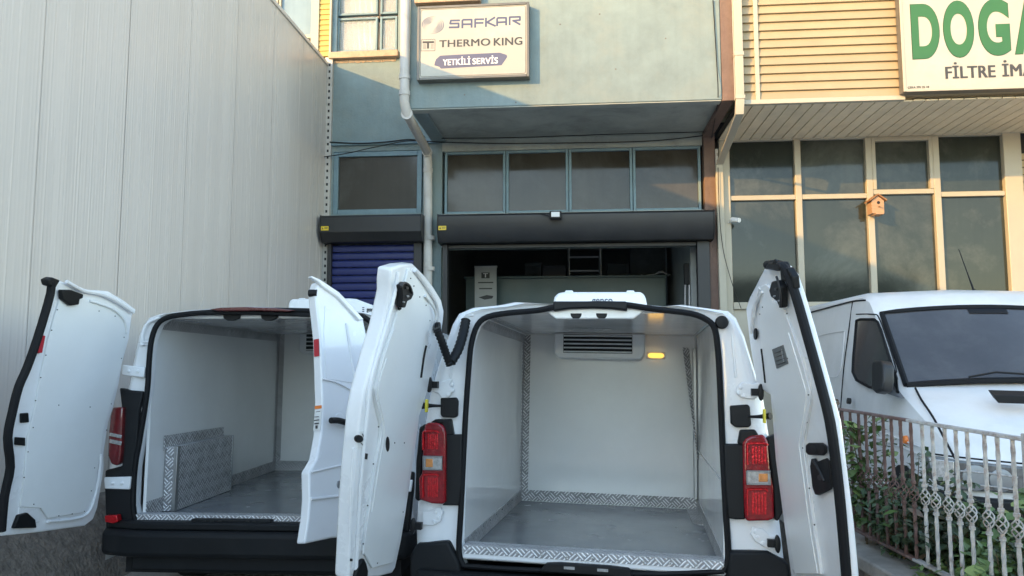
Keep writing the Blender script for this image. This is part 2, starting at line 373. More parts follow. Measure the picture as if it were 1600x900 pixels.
b.box(xl, X(640, 40), 0, .3, Z(570, -22), ZTOP)
b.box(X(622, 40), X(660, 100), .002, .3, Z(580, 88), ZTOP)
b.build('wall', m_blue, bb)
b = MB(); b.box(X(690), X(1100), .0, .35, zwh, zs + .3)
b.box(X(690), X(1100), .0, .3, zop, zwb); b.build('lintel', m_soff, bb)
b = MB(); b.box(xbl, xbr, BAY, BAY + .2, zs, ZTOP); b.box(xbl, xbl + .2, BAY + .2, .3, zs + .002, ZTOP); b.build('bay_wall', m_blue, bb, bevel=.012)
b = MB(); b.box(xbl + .002, X(1147, 100, BAY), BAY + .16, .1, zs + .04, zs + .2)
b.build('bay_soffit', m_soff, bb)
b = MB(); b.box(xbl + .01, xbr - .01, BAY + .012, BAY + .16, zs - .012, zs - .002); b.build('drip_edge', m_soff, bb)
b = MB(); b.box(xbr + .002, X(1146, 100, BAY), BAY - .01, .1, zs - .02, ZTOP); b.box(X(1101), X(1119), -.06, .3, 0, zs + .3)
b.build('brown_pilaster', m_brown, bb, bevel=.008)
b = MB(); b.box(-6, 9.5, 9, 9.2, 0, ZTOP); b.box(-6.2, -6, .62, 9.2, 0, ZTOP); b.box(10.5, 10.7, .42, 9.2, 0, ZTOP); tag(b.build('rear_wall', m_soff, bb), kind='stuff')
b = MB(); b.box(-6, 10.6, .3, 9, ZTOP, ZTOP + .25); b.build('roof', m_soff, bb)
b = MB(); b.box(X(516, 90), X(624, 85), -.10, .05, Z(570, 93), Z(570, 83)); b.build('stone_sill', m_sill, bb, bevel=.01)
b = MB(); b.box(X(650, 4, BAY), X(752, 4, BAY), BAY - .10, BAY + .02, Z(700, 8, BAY), Z(700, -3, BAY))
b.build('stone_sill', m_sill, bb, bevel=.01)
# crumbling plaster edge under the sill
b = MB()
for i in range(34):
    x = X(519, 95) + (X(619, 95) - X(519, 95)) * i / 34; s = random.uniform(.008, .022)
    b.box(x, x + random.uniform(.02, .04), -.012, .01, Z(570, 96) - s, Z(570, 94))
tag(b.build('plaster_crumbs', m_sill, bb, smooth=0), kind='stuff')
def glazing(parent, x0, x1, z0, z1, mframe, mglass, y, fw=.05, pane='pane', frame='window_frame'):
    f = MB(); f.box(x0, x0+fw, y-.05, y+.05, z0, z1); f.box(x1-fw, x1, y-.05, y+.05, z0, z1)
    f.box(x0+fw, x1-fw, y-.048, y+.05, z0, z0+fw); f.box(x0+fw, x1-fw, y-.048, y+.05, z1-fw, z1)
    fo = f.build(frame, mframe, parent, bevel=.006)
    p = MB(); p.box(x0+fw*.6, x1-fw*.6, y-.004, y+.006, z0+fw*.6, z1-fw*.6); p.build(pane, mglass, fo)
    return fo
# upper left window with curtains
zu = Z(570, 82)
for (a, c, lo, hi) in ((525, 588, 78, 24), (592, 619, 78, 24), (525, 588, 20, -40), (592, 619, 20, -40)):
    x0, x1, z0, z1 = X(a, 50), X(c, 50), Z(570, lo), Z(570, hi)
    f = MB(); fw = .035; y = .10
    f.box(x0, x0+fw, y-.04, y+.04, z0, z1); f.box(x1-fw, x1, y-.04, y+.04, z0, z1); f.box(x0+fw, x1-fw, y-.038, y+.04, z0, z0+fw); f.box(x0+fw, x1-fw, y-.038, y+.04, z1-fw, z1)
    fo = f.build('window_frame', m_blueframe, bb, bevel=.005)
    p = MB(); p.box(x0+.02, x1-.02, y-.003, y+.003, z0+.02, z1-.02); p.build('pane', mat('upper_glass', (.75,.8,.8), .03, trans=0, alpha=.22, spec=.6, var=.02) if 'upper_glass' not in MATS else MATS['upper_glass'], fo)
    cu = MB(); n = 26
    cu.loft([[Vector((x0 + (x1-x0)*i/n, .24 + .035*math.sin(i*1.7 + k*.5) + .01*random.random(), z0 + (z1-z0)*k/7)) for i in range(n+1)] for k in range(8)], closed=False)
    cu.build('curtain', m_curt, fo, smooth=80)
b = MB(); b.box(X(516,50), X(526,50), .01, .25, Z(570,83), ZTOP); b.build('window_jamb', m_blueframe, bb)
# left ground window
glazing(bb, X(519), X(658), Z(590, 334), Z(590, 236), m_blueframe, m_glassb, .06, fw=.075)
b = MB(); b.box(X(514), X(684), -.05, .02, Z(590, 227), Z(590, 221)); b.build('cable_ledge', m_blueframe, bb, bevel=.004)
# band of four windows over the wide shutter
xs4 = [X(693), X(790), X(889), X(990), X(1098)]
for i in range(4): glazing(bb, xs4[i] + .004, xs4[i+1] - .004, zwb, zwh, m_blueframe, m_glassb, .08, fw=.04)
# floodlight-coloured caged lamp behind the glass is a ceiling fitting
# interior of the workshop
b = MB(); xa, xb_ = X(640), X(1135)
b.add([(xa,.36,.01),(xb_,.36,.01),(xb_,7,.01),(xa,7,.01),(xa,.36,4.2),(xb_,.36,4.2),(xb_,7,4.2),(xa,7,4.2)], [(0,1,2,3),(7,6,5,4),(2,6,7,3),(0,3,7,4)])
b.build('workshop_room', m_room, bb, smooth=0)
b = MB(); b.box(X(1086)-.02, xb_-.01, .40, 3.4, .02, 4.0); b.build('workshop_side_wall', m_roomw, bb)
# perforated edge strips
def perforated(parent, px0, px1, y, z0, z1, py=350):
    x0, x1 = X(px0, py, y), X(px1, py, y)
    b = MB(); b.box(x0, x1, y, y+.08, z0, z1); o = b.build('edge_strip', m_pipe, parent, bevel=.004)
    d = MB(); z = z0 + .05
    while z < z1 - .06: d.box(x0 + (x1-x0)*.50, x0 + (x1-x0)*.74, y-.002, y+.004, z, z+.04); z += .105
    tag(d.build('strip_holes', m_dvent, o, smooth=0), kind='stuff')
perforated(bb, 502, 514, -.06, 0, Z(508, 92))
perforated(bb, 1120.5, 1125, -.09, 0, Z(1122, 235))
perforated(bb, 1146.5, 1151.5, BAY-.03, zs, ZTOP, 100)
# yellow siding strip at the left corner
x0, x1 = X(500, 45), X(518, 45)
b = MB(); b.prism([(x0,-.02,0),(x0,-.045,.008),(x0,-.028,.105),(x0,.0,.105)], (x1-x0,0,0)); yb = b.build('siding_board', m_yel, bb, loc=(0,0,Z(508,90)))
for i in range(1, 26): copy(yb, bb, (0,0,Z(508,90)+.085*i))
b = MB(); b.box(X(488,45), X(500,45), -.06, .2, Z(494, 95), ZTOP); b.box(X(516.5,45), X(519.5,45), -.06, .02, Z(508, 95), ZTOP); b.build('corner_trim', m_trim, bb, bevel=.005)

# pale blue building farther left, over the sheet wall
pb = thing('pale_building', 'pale blue glazed facade showing above the slanting top of the grey sheet wall', 'building', FB)
b = MB(); b.box(-6, X(488, 30)-.004, .30, .6, 0, ZTOP+.6); b.build('wall', m_sky, pb)
for i in range(5):
    x1 = X(486, 30) - .02 - i*.62
    glazing(pb, x1 - .6, x1, Z(460, 50), ZTOP, m_trim, m_sky, .26, fw=.03)
b = MB(); b.box(-6, X(487, 30), .05, .30, Z(460, 58), Z(460, 52)); b.build('sill', m_trim, pb, bevel=.006)

# ------------------------------------------------------------------ roller shutters
def shutter(name, label, xo0, xo1, xs0, xs1, ztop, zmid, zbot, slat_to, closed, ybox=-.38):
    t = thing(name, label, 'roller shutter', FB)
    b = MB(); b.prism([(xo0, -.01, ztop), (xo0, ybox+.03, ztop), (xo0, ybox, ztop-.03), (xo0, ybox, zmid), (xo0, ybox+.10, zbot), (xo0, -.01, zbot)], (xo1-xo0, 0, 0))
    bo = b.build('shutter_box', m_gdark, t, bevel=.008)
    for s, xe in ((-1, xo0), (1, xo1)):
        e = MB(); e.prism([(xe, -.012, ztop+.006), (xe, ybox+.026, ztop+.006), (xe, ybox-.006, ztop-.03), (xe, ybox-.006, zmid), (xe, ybox+.10, zbot-.006), (xe, -.012, zbot-.006)], (.012*s, 0, 0)); e.build('end_plate', m_gdark, bo, bevel=.002)
    for a, c in ((xo0 + .03, xs0), (xs1, xo1 - .03)):
        r = MB(); r.box(a, c, -.14, -.005, 0, zbot - .002); r.build('guide_rail', m_gdark, t, bevel=.006)
    pitch = .1165
    def slatmesh():
        s = MB(); pr = [(-.055,0),(-.068,.006),(-.073,.03),(-.073,.075),(-.068,.098),(-.055,.106),(-.045,.108),(-.045,0)]
        s.prism([(xs0+.003, y, z) for y, z in pr], (xs1-xs0-.006, 0, 0)); return s
    z = zbot - .12; first = None
    while z > slat_to:
        if first is None: first = slatmesh().build('slat', m_slat if closed else m_gdark, t, smooth=50, loc=(0,0,z))
        else: copy(first, t, (0, 0, z))
        z -= pitch
    if not closed:
        e = MB(); e.box(xs0+.002, xs1-.002, -.10, -.03, z + pitch - .06, z + pitch - .004); e.build('bottom_bar', m_gdark, t, bevel=.006)
    return t
YB = -.38
s1 = shutter('roller_shutter', 'closed blue roller shutter with dark grey box, left of the white downpipe', X(500.5,350,YB), X(657,350,YB), X(523), X(650),
        Z(580, 335, YB), Z(580, 362, YB), Z(580, 376, YB), .0, True)
s2 = shutter('roller_shutter', 'wide dark grey roller shutter rolled up above the open workshop entrance', X(684,350,YB), X(1116,350,YB), X(702), X(1086),
        Z(890, 331, YB), Z(890, 359, YB), Z(890, 375, YB), Z(890, 385), False)
for t, px in ((s1, 501.5), (s2, 685)):
    x = X(px, 356, YB-.004); z0 = Z(px, 360 if t is s1 else 359.5, YB-.004); b = MB(); b.box(x, x + .115, YB-.004, YB-.001, z0, z0 + .062); st = b.build('warning_sticker', m_yst, t)
    b = MB(); b.prism([(x+.012, YB-.006, z0+.016), (x+.04, YB-.006, z0+.016), (x+.026, YB-.006, z0+.046)], (0, .001, 0))
    b.box(x+.05, x+.105, YB-.006, YB-.005, z0+.038, z0+.045); b.box(x+.05, x+.10, YB-.006, YB-.005, z0+.022, z0+.029); b.build('sticker_print', m_ink2, st)
# floodlight on the wide shutter box
fl = thing('floodlight', 'small black security floodlight fixed on top of the wide shutter box', 'light', FB)
c = FB.pix(868, 336, YB-.10); b = MB(); b.box(c.x-.085, c.x+.085, YB-.13, YB-.08, c.z-.06, c.z+.055); b.build('housing', m_black, fl, bevel=.01)
b = MB(); b.box(c.x-.06, c.x+.06, YB-.136, YB-.129, c.z-.032, c.z+.04); b.build('lens', m_paper, fl, bevel=.004)
b = MB(); b.tube([(c.x-.03, YB-.08, c.z-.02), (c.x-.03, YB+.02, c.z-.03)], .012); b.tube(smoothpath([(c.x-.08, YB-.10, c.z-.02), (c.x-.16, YB-.04, c.z+.02), (c.x-.25, YB+.0, c.z+.05)]), .006, 6); b.build('bracket', m_black, fl)

# ------------------------------------------------------------------ downpipes
def collars(parent, pts, r, m):
    for p in pts:
        b = MB(); b.lathe([(r*1.0, -.03), (r*1.14, -.03), (r*1.14, .03), (r*1.0, .03)], p, 'z', 16); b.build('pipe_collar', m, parent)
dp = thing('drain_pipe', 'round white plastic downpipe bending under the overhang left of the open entrance', 'pipe', FB)
yp0, yp1 = BAY - .06, -.13
A = FB.pix(633, -40, yp0); Bp = FB.pix(632, 160, yp0); Cc = FB.pix(668, 238, yp1); Dd = FB.pix(671, 470, yp1)
r0 = .065
path = [Vector((A.x, yp0, ZTOP)), Vector((Bp.x, yp0, Bp.z + .2)), Vector((Bp.x, yp0, Bp.z))]
p2 = FB.pix(636, 178, yp0 + .05); path += [p2, p2.lerp(Vector((Cc.x - .01, yp1, Cc.z + .02)), .5), Vector((Cc.x, yp1, Cc.z)), Vector((Cc.x + .01, yp1, Cc.z - .18)), Vector((Dd.x, yp1, 0.02))]
b = MB(); b.tube(path, r0, 14); b.build('pipe', m_pipe, dp)
collars(dp, [Vector((Bp.x, yp0, Bp.z + .12)), Vector((Bp.x, yp0, Bp.z + .34)), Vector((Cc.x + .01, yp1, Cc.z - .28)), Vector((Dd.x, yp1, Z(671, 372, yp1))), Vector((Dd.x, yp1, Z(671, 420, yp1)))], r0, m_pipe)
for q in (.0, .98):
    c_ = p2.lerp(Vector((Cc.x, yp1, Cc.z)), q); b = MB(); b.lathe([(.0, -.02), (r0*1.2, -.02), (r0*1.2, .02), (.0, .02)], c_, 'y', 16); b.build('pipe_elbow', m_pipe, dp)
# sagging cables under the overhang
cb = thing('cable', 'thin dark cables sagging across the blue wall under the overhang', 'cable', FB)
for k, (pts, rr) in enumerate((
    ([(515,222,-.06),(560,224,-.06),(600,222,-.07),(640,218,-.08),(668,222,-.2)], .010),
    ([(506,245,-.1),(540,240,-.1),(590,229,-.1),(640,220,-.1),(690,222,-.1),(800,224,-.08),(1000,221,-.08),(1098,212,-.08)], .008),
    ([(640,182,BAY+.1),(650,198,-.8),(664,215,-.3)], .006),
    ([(690,216,-.3),(800,215,-.3),(950,210,-.3),(1100,206,-.3)], .007),
    ([(1114,0,BAY-.02),(1120,100,BAY-.02),(1122,150,BAY-.02),(1118,180,-1.0),(1112,215,-.2)], .006))):
    b = MB(); b.tube(smoothpath([FB.pix(px, py, y) for px, py, y in pts], 5), rr, 6); b.build('strand', m_black, cb)

for px, py in ((937,22),(875,38),(962,108),(726,148),(1040,60),(806,160)):
    c_ = FB.pix(px, py, BAY); b = MB(); b.lathe([(.0,-.004),(.010,-.003),(.012,.002),(.0,.002)], c_, 'y', 8); b.build('wall_anchor', m_signfr, bb)
# ------------------------------------------------------------------ SAFKAR / THERMO KING sign board
sg = thing('sign_board', 'square cream sign board with three lines of lettering on the blue overhang', 'sign', FB)
ys = BAY - .12
x0, x1 = X(652, 65, ys), X(827, 65, ys); z0, z1 = Z(740, 123, ys), Z(740, 7, ys)
W_, H_ = x1 - x0, z1 - z0
b = MB(); b.box(x0, x1, ys, BAY - .002, z0, z1); b.build('sign_box', m_signfr, sg, bevel=.01)
b = MB(); fr = .035
b.box(x0, x0+fr, ys-.015, ys+.01, z0, z1); b.box(x1-fr, x1, ys-.015, ys+.01, z0, z1); b.box(x0+fr, x1-fr, ys-.0145, ys+.01, z0, z0+fr); b.box(x0+fr, x1-fr, ys-.0145, ys+.01, z1-fr, z1)
b.build('sign_rim', m_signfr, sg, bevel=.006)
b = MB(); b.box(x0+fr, x1-fr, ys-.004, ys+.004, z0+fr, z1-fr); b.build('sign_face', m_sign, sg)
SX = lambda u: x0 + u * W_; SZ = lambda v: z1 - v * H_          # 0..1 across the board
U = lambda px: (px - 15) / 1225; V = lambda py, px=600: (py - (45 - 0.0245*(px-600)) - 0) / 815   # crop coordinates -> board
def S(px, py): return (SX(U(px)), SZ((py + .0245*(px-600) - 40) / 815))
yi = ys - .005
b = MB(); cr = .03; pts = []
ax, bx2, az, bz2 = x0+fr+.012, x1-fr-.012, z0+fr+.012, z1-fr-.012
for (cx, cz, a0) in ((bx2-cr, bz2-cr, 0), (ax+cr, bz2-cr, 90), (ax+cr, az+cr, 180), (bx2-cr, az+cr, 270)):
    for k in range(6): a = R(a0 + 18*k); pts.append(Vector((cx + cr*math.cos(a), yi, cz + cr*math.sin(a))))
b.tube(pts + [pts[0]], .0025, 4); b.build('border_line', m_ink2, sg)
def letters(defs, wd, name, m):
    for segs in defs:
        b = MB(); strokes(b, [(S(*a), S(*c)) for a, c in segs], wd, yi); b.build(name, m, sg, smooth=0)
def L(*pts): return [(pts[i], pts[i+1]) for i in range(len(pts)-1)]
letters([L((480,214),(385,214),(377,248),(470,248),(470,290),(368,290)),
         L((512,298),(512,218),(522,208),(613,208),(613,292)) + L((512,258),(613,258)),
         L((652,293),(652,206),(745,206)) + L((652,246),(738,246)),
         L((770,286),(770,194)) + L((866,188),(782,240),(872,282)),
         L((892,280),(892,205),(902,194),(990,194),(990,274)) + L((892,244),(990,240)),
         L((1028,272),(1028,188),(1140,186),(1140,222),(1062,228)) + L((1068,228),(1140,270))], W_*.0165, 'logo_letter', m_ink1)
b = MB()
def arc(cx, cy, rx, ry, a0, a1, w0):
    n = 18; inner = []; outer = []
    for k in range(n+1):
        t = k/n; a = R(a0 + (a1-a0)*t); ww = w0*math.sin(math.pi*min(max(t,.03),.97))
        outer.append(S(cx + (rx)*math.cos(a), cy - (ry)*math.sin(a))); inner.append(S(cx + (rx-ww)*math.cos(a), cy - (ry-ww)*math.sin(a)))
    for k in range(n):
        q = [outer[k], outer[k+1], inner[k+1], inner[k]]; b.prism([(p[0], yi, p[1]) for p in q], (0,.003,0))
for k in range(5): arc(188 - k*3, 250, 122 - k*21, 84 - k*15, 75, 232 - k*6, 9)
for k in range(4): arc(188 + k*2, 262, 122 - k*22, 92 - k*17, -105 + k*6, 52, 10)
tag(b.build('swirl_logo', m_ink1, sg, smooth=0), kind='stuff')
def tfit(px0, px1, py0, py1):
    a = S(px0, py1); c = S(px1, py0); return (a[0], c[0], a[1], c[1])
EX, EZ = (1,0,0), (0,0,1)
text('sign_lettering', 'THERMO', m_ink2, sg, (0, yi, 0), EX, EZ, tfit(262, 815, 418, 508), .035)
text('sign_lettering', 'KING', m_ink2, sg, (0, yi, 0), EX, EZ, tfit(858, 1163, 408, 498), .035)
b = MB(); bx_ = [(60,545),(60,425)] + [(60 + 25*k + 12.5*j, 425 - 10*j) for k in range(6) for j in (0, 1)] + [(212,420),(212,545),(60,545)]
strokes(b, [(S(*bx_[i]), S(*bx_[i+1])) for i in range(len(bx_)-1)], W_*.003, yi, .0001)
strokes(b, [(S(80,450), S(195,450)), (S(135,460), S(135,515))], W_*.017, yi-.002)
for i in range(3):
    for j in range(4):
        for ox in (85, 168):
            a = S(ox + i*11, 475 + j*13); b.box(a[0], a[0]+W_*.004, yi-.001, yi+.001, a[1]-H_*.008, a[1])
b.build('emblem', m_ink2, sg, smooth=0)
b = MB(); poly = [(207,705),(214,668),(225,640),(270,600),(500,590),(920,575),(995,600),(1002,622),(985,648),(940,712),(700,722),(280,742),(262,722)]
b.prism([(S(*p)[0], yi, S(*p)[1]) for p in poly], (0,.003,0)); b.build('paint_stroke', m_ink3, sg, smooth=0)
text('sign_lettering', 'YETKİLİ', m_paper, sg, (0, yi-.003, 0), EX, EZ, tfit(303, 600, 612, 708), .03)
text('sign_lettering', 'SERVİS', m_paper, sg, (0, yi-.003, 0), EX, EZ, tfit(628, 900, 604, 700), .03)

# ------------------------------------------------------------------ right building: siding, soffit boards, big windows
rbg = thing('siding_building', 'building on the right with beige plank siding above large cream framed windows', 'building', FB)
xR = 10.5
xsl, xsm = X(1166, 100, BAY), X(1181, 100, BAY)
zr = Z(1300, 157, BAY)
b = MB(); b.box(X(1152, 100, BAY), xR, BAY+.03, BAY+.2, zr, ZTOP); b.build('wall', m_side, rbg)
def board(x0, x1, h):
    b = MB(); b.prism([(x0, BAY+.032, 0), (x0, BAY-.022, .003), (x0, BAY-.020, .012), (x0, BAY+.008, h), (x0, BAY+.032, h)], (x1-x0, 0, 0)); return b
PB = .1125
for (a, c) in ((xsl-.1, xsm-.01), (xsm + .02, xR)):
    f0 = board(a, c, PB-.002).build('siding_board', m_side, rbg, loc=(0,0,zr+.03), smooth=20)
    for i in range(1, 28): copy(f0, rbg, (random.uniform(-.003,.003), 0, zr+.03+PB*i))
b = MB(); b.box(xsm-.02, xsm+.035, BAY-.035, BAY+.03, zr, ZTOP); b.box(X(1152,100,BAY), X(1410,100,BAY), BAY-.04, BAY+.03, zr-.03, zr+.028); b.build('corner_trim', m_trim, rbg, bevel=.005)
# soffit boards, front to back
xs0 = X(1122, 230); PS = .15
b = MB(); b.prism([(0,BAY+.03,0),(0,-.02,0),(0,-.02,.02),(0,BAY+.03,.02)], (PS-.012,0,0)); so = b.build('soffit_board', m_sofb, rbg, bevel=.004, loc=(xs0,0,zr-.028))
n = 1; x = xs0 + PS
while x < xR: copy(so, rbg, (x, 0, zr-.028 + random.uniform(-.002,.002))); x += PS
b = MB(); b.box(xs0-.05, xR, BAY+.03, .1, zr, zr+.02); b.build('soffit_backing', m_dvent, rbg)
# ground floor windows
mx = [X(1135,300), X(1246,300), X(1357,300), X(1462,300), X(1575,300)]
zh, zt, zbm = Z(1300, 219), Z(1300, 308), Z(1300, 472)
zh = min(zh, zr - .03)
b = MB(); b.box(X(1125), X(1141), -.08, .12, 0, zh+.12); b.build('corner_post', m_alu, rbg, bevel=.008)
b = MB(); b.box(mx[4]-.07, mx[4]+.17, -.08, .12, 0, zh+.12); 
b.build('corner_post', m_alu, rbg, bevel=.008)
for i in (1, 2, 3):
    b = MB(); b.box(mx[i]-.045, mx[i]+.045, -.07, .08, zbm, zh); b.build('mullion', m_alu, rbg, bevel=.008)
b = MB(); b.box(X(1141), mx[4]-.07, -.05, .1, zh, zh+.14); b.build('window_head', m_alu, rbg, bevel=.006)
b = MB(); b.box(X(1141), mx[4]-.07, -.09, .1, zbm-.10, zbm); b.build('window_sill', m_alu, rbg, bevel=.006)
b = MB(); b.box(X(1141), mx[4]-.07, -.04, .1, 0, zbm-.10); b.build('dado_wall', m_alu, rbg)
for i in range(4):
    a = (X(1141) if i == 0 else mx[i]+.045); c = (mx[4]-.07 if i == 3 else mx[i+1]-.045); off = .05 if i == 2 else 0
    b = MB(); b.box(a, c, -.06, .07, zt-.035+off, zt+.035+off); b.build('transom', m_alu, rbg, bevel=.006)
    b = MB(); b.box(a, c, .0, .012, zbm, zt-.035+off); b.build('pane', m_glass, rbg)
    b = MB(); b.box(a, c, .0, .012, zt+.035+off, zh); b.build('pane', m_glass, rbg)
    if i == 2:
        f = MB(); f.box(a, a+.05, -.07, .05, zt+.086, zh); f.box(c-.05, c, -.07, .05, zt+.086, zh); f.box(a+.05, c-.05, -.068, .05, zh-.05, zh); f.build('casement', m_alu, rbg, bevel=.005)
b = MB(); b.prism([(0,.02,0),(0,-.045,.006),(0,-.02,.10),(0,.02,.10)], (2.5,0,0)); s0 = b.build('siding_board', m_side, rbg, loc=(mx[4]+.172, 0, 0), smooth=20)
for i in range(1, 43): copy(s0, rbg, (mx[4]+.172, 0, .105*i))
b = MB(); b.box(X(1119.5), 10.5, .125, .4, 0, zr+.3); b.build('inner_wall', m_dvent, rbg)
# downpipe of the right building: box section, bend under the soffit
rp = thing('drain_pipe', 'cream square downpipe bending back under the plank soffit of the right building', 'pipe', FB)
y0 = BAY-.09
a = FB.pix(1157, 60, y0); e = FB.pix(1156, 160, y0); f_ = FB.pix(1155, 180, y0+.04); g_ = FB.pix(1124, 258, -.16); h_ = FB.pix(1127, 470, -.16)
b = MB(); hw = .052
def sq(p, ax=(1,0,0), s=hw): 
    return [p + Vector((-s,-s*.7,0)), p + Vector((s,-s*.7,0)), p + Vector((s,s*.7,0)), p + Vector((-s,s*.7,0))]
b.loft([sq(Vector((e.x, y0, ZTOP))), sq(e), sq(f_), sq(g_), sq(g_ + Vector((0,.03,-.12))), sq(Vector((g_.x+.02, -.14, .02)))], True, True); b.build('pipe', m_trim, rp, bevel=.008)
for z in (e.z + .06, e.z + .62): 
    b = MB(); b.box(e.x-hw-.008, e.x+hw+.008, y0-.045, y0+.045, z-.025, z+.025); b.build('pipe_collar', m_trim, rp, bevel=.004)
wl = thing('wire', 'thin slack wire hanging beside the cream corner post of the right building', 'cable', FB)
b = MB(); b.tube(smoothpath([FB.pix(px, py, -.2) for px, py in ((1122,262),(1124,330),(1130,390),(1143,440),(1158,482))], 4), .005, 6); b.build('strand', m_black, wl)

# green lettered sign on the siding
dg_ = thing('sign_board', 'large cream sign with tall green letters hanging on the beige siding', 'sign', FB)
ys = BAY - .16
P = lambda px, py: FB.pix(px, py, ys)
x0 = P(1408, 60).x; zb_ = P(1500, 141).z; zt_ = P(1500, -90).z; x1 = x0 + 3.6
b = MB(); b.box(x0, x1, ys, BAY-.03, zb_, zt_); b.build('sign_box', m_signfr, dg_, bevel=.008)
b = MB(); b.box(x0+.012, x1-.012, ys-.006, ys+.002, zb_+.02, zt_-.02); b.build('sign_face', m_sign, dg_)
b = MB(); b.box(x0-.005, x0+.03, ys-.014, ys-.004, zb_, zt_); b.box(x0+.03, x1, ys-.0142, ys-.004, zb_-.002, zb_+.028); b.build('sign_rim', m_trim, dg_, bevel=.004)
for ch, pa, pc, pt, pbm in (('D',1424,1467,7,92),('O',1474,1521,2,90),('G',1529,1577,-1,87),('A',1584,1634,-5,84)):
    x_a, x_c = P(pa, 50).x, P(pc, 50).x; z_b, z_t = P((pa+pc)/2, pbm).z, P((pa+pc)/2, pt).z
    text('sign_letter', ch, m_dgreen, dg_, (0, ys-.007, 0), EX, EZ, (x_a-.007, x_c+.007, z_b-.007, z_t+.007), .046)
    text('sign_letter', ch, m_green, dg_, (0, ys-.010, 0), EX, EZ, (x_a, x_c, z_b, z_t), .043)
for tx, pa, pc, pt, pbm in (('FİLTRE',1477,1554,100,122),('İMA',1566,1615,97,119)):
    text('sign_lettering', tx, m_ink2, dg_, (0, ys-.008, 0), EX, EZ, (P(pa,110).x, P(pc,110).x, P((pa+pc)/2,pbm).z, P((pa+pc)/2,pt-3).z), .03)
text('sign_lettering', 'ÇEKA 395 25 18', m_ink2, dg_, (0, ys-.008, 0), EX, EZ, (P(1418,137).x, P(1451,137).x, P(1435,139).z, P(1435,135).z), .02)

# bird house and camera
bh = thing('birdhouse', 'little wooden birdhouse with gabled roof hung on the window transom', 'birdhouse', FB)
c = FB.pix(1369.5, 322, -.20); s = .085
b = MB(); b.prism([(c.x-s, -.25, c.z-.11), (c.x+s, -.25, c.z-.11), (c.x+s, -.25, c.z+.07), (c.x, -.25, c.z+.14), (c.x-s, -.25, c.z+.07)], (0,.17,0)); b.build('box', m_wood, bh, bevel=.004)
for sg_ in (-1, 1):
    b = MB(); b.prism([(c.x, -.28, c.z+.145), (c.x+sg_*.115, -.28, c.z+.06), (c.x+sg_*.115, -.28, c.z+.078), (c.x, -.28, c.z+.165)], (0,.21,0)); b.build('roof_board', m_woodr, bh)
b = MB(); b.lathe([(.0,-.252),(.022,-.252),(.022,-.249),(.0,-.249)], (c.x+.01, 0, c.z+.04), 'y', 16); b.build('entrance_hole', m_dvent, bh)
b = MB(); b.box(c.x-.05, c.x+.06, -.30, -.12, c.z-.135, c.z-.112); b.tube([(c.x+.01,-.25,c.z-.02),(c.x+.01,-.31,c.z-.02)], .008, 8); b.build('perch', m_wood, bh, bevel=.003)
sc_ = thing('security_camera', 'small white bullet security camera on the corner post of the right building', 'camera', FB)
c = FB.pix(1148, 343, -.22); b = MB(); b.tube([(c.x-.03,-.16,c.z+.01),(c.x+.06,-.26,c.z-.02)], .035, 12); b.build('body', m_paper, sc_, bevel=.004)
b = MB(); b.tube([(c.x-.06,-.08,c.z-.02),(c.x-.01,-.18,c.z-.01)], .012, 8); b.build('bracket', m_paper, sc_)

# ------------------------------------------------------------------ inside the workshop
def IP(px, py, y): return FB.pix(px, py, y)
y = 2.2
ct = thing('counter', 'pale teal counter panel standing across the dark workshop interior', 'counter', FB)
a, c = IP(728, 436, y), IP(1040, 434, y); b = MB(); b.box(a.x, c.x, y, y+.05, .02, a.z); b.build('panel', m_teal, ct, bevel=.005)
b = MB(); b.box(a.x-.03, c.x+.02, y-.03, y+.6, a.z+.002, a.z+.04); b.build('counter_top', m_teal, ct, bevel=.006)
for k in range(3):
    bx0 = a.x + .1 + k*1.2; b = MB(); b.box(bx0, bx0+.05, y+.5, y+.55, .02, a.z); b.build('leg', m_teal, ct)
rl = thing('roll_up_banner', 'white roll-up display banner with dark emblem standing inside the entrance', 'banner', FB)
y = 1.7; a, c, e = IP(742, 417, y), IP(776, 417, y), IP(760, 500, y)
b = MB(); b.box(a.x, c.x, y, y+.006, .12, a.z); b.build('sheet', mat('banner_print', (.40,.41,.40), .6), rl)
b = MB(); b.box(a.x-.01, c.x+.01, y-.01, y+.016, a.z-.012, a.z+.014); b.build('top_rail', m_alum, rl)
b = MB(); b.box(a.x-.02, c.x+.02, y-.06, y+.08, .012, .12); b.build('base', m_alum, rl, bevel=.01)
b = MB(); wq = c.x - a.x
b.box(a.x+wq*.30, a.x+wq*.68, y-.003, y-.001, a.z-.20, a.z-.10); b.box(a.x+wq*.15, a.x+wq*.85, y-.003, y-.001, a.z-.285, a.z-.265)
b.box(a.x+wq*.2, a.x+wq*.8, y-.003, y-.001, a.z-.39, a.z-.37); b.prism([(a.x+wq*.18,y-.003,a.z-.53),(a.x+wq*.55,y-.003,a.z-.49),(a.x+wq*.86,y-.003,a.z-.51),(a.x+wq*.8,y-.003,a.z-.55),(a.x+wq*.45,y-.003,a.z-.57)], (0,.002,0))
b.build('banner_print', m_ink2, rl)
text('banner_lettering', 'T', m_paper, rl, (0, y-.005, 0), EX, EZ, (a.x+wq*.38, a.x+wq*.60, a.z-.185, a.z-.115), .03)
ld = thing('ladder', 'aluminium step ladder standing behind the counter in the dark workshop', 'ladder', FB)
y = 3.2; a, c = IP(888, 380, y), IP(937, 380, y)
for xx in (a.x, c.x): b = MB(); b.tube([(xx, y, .02), (xx, y+.0, a.z + .2)], .022, 8); b.build('rail', m_alum, ld)
zz = .35
while zz < a.z + .1: b = MB(); b.box(a.x+.02, c.x-.02, y-.03, y+.03, zz-.015, zz+.015); b.build('rung', m_alum, ld); zz += .265
y = 2.45; zc = IP(800, 436, 2.2).z + .041
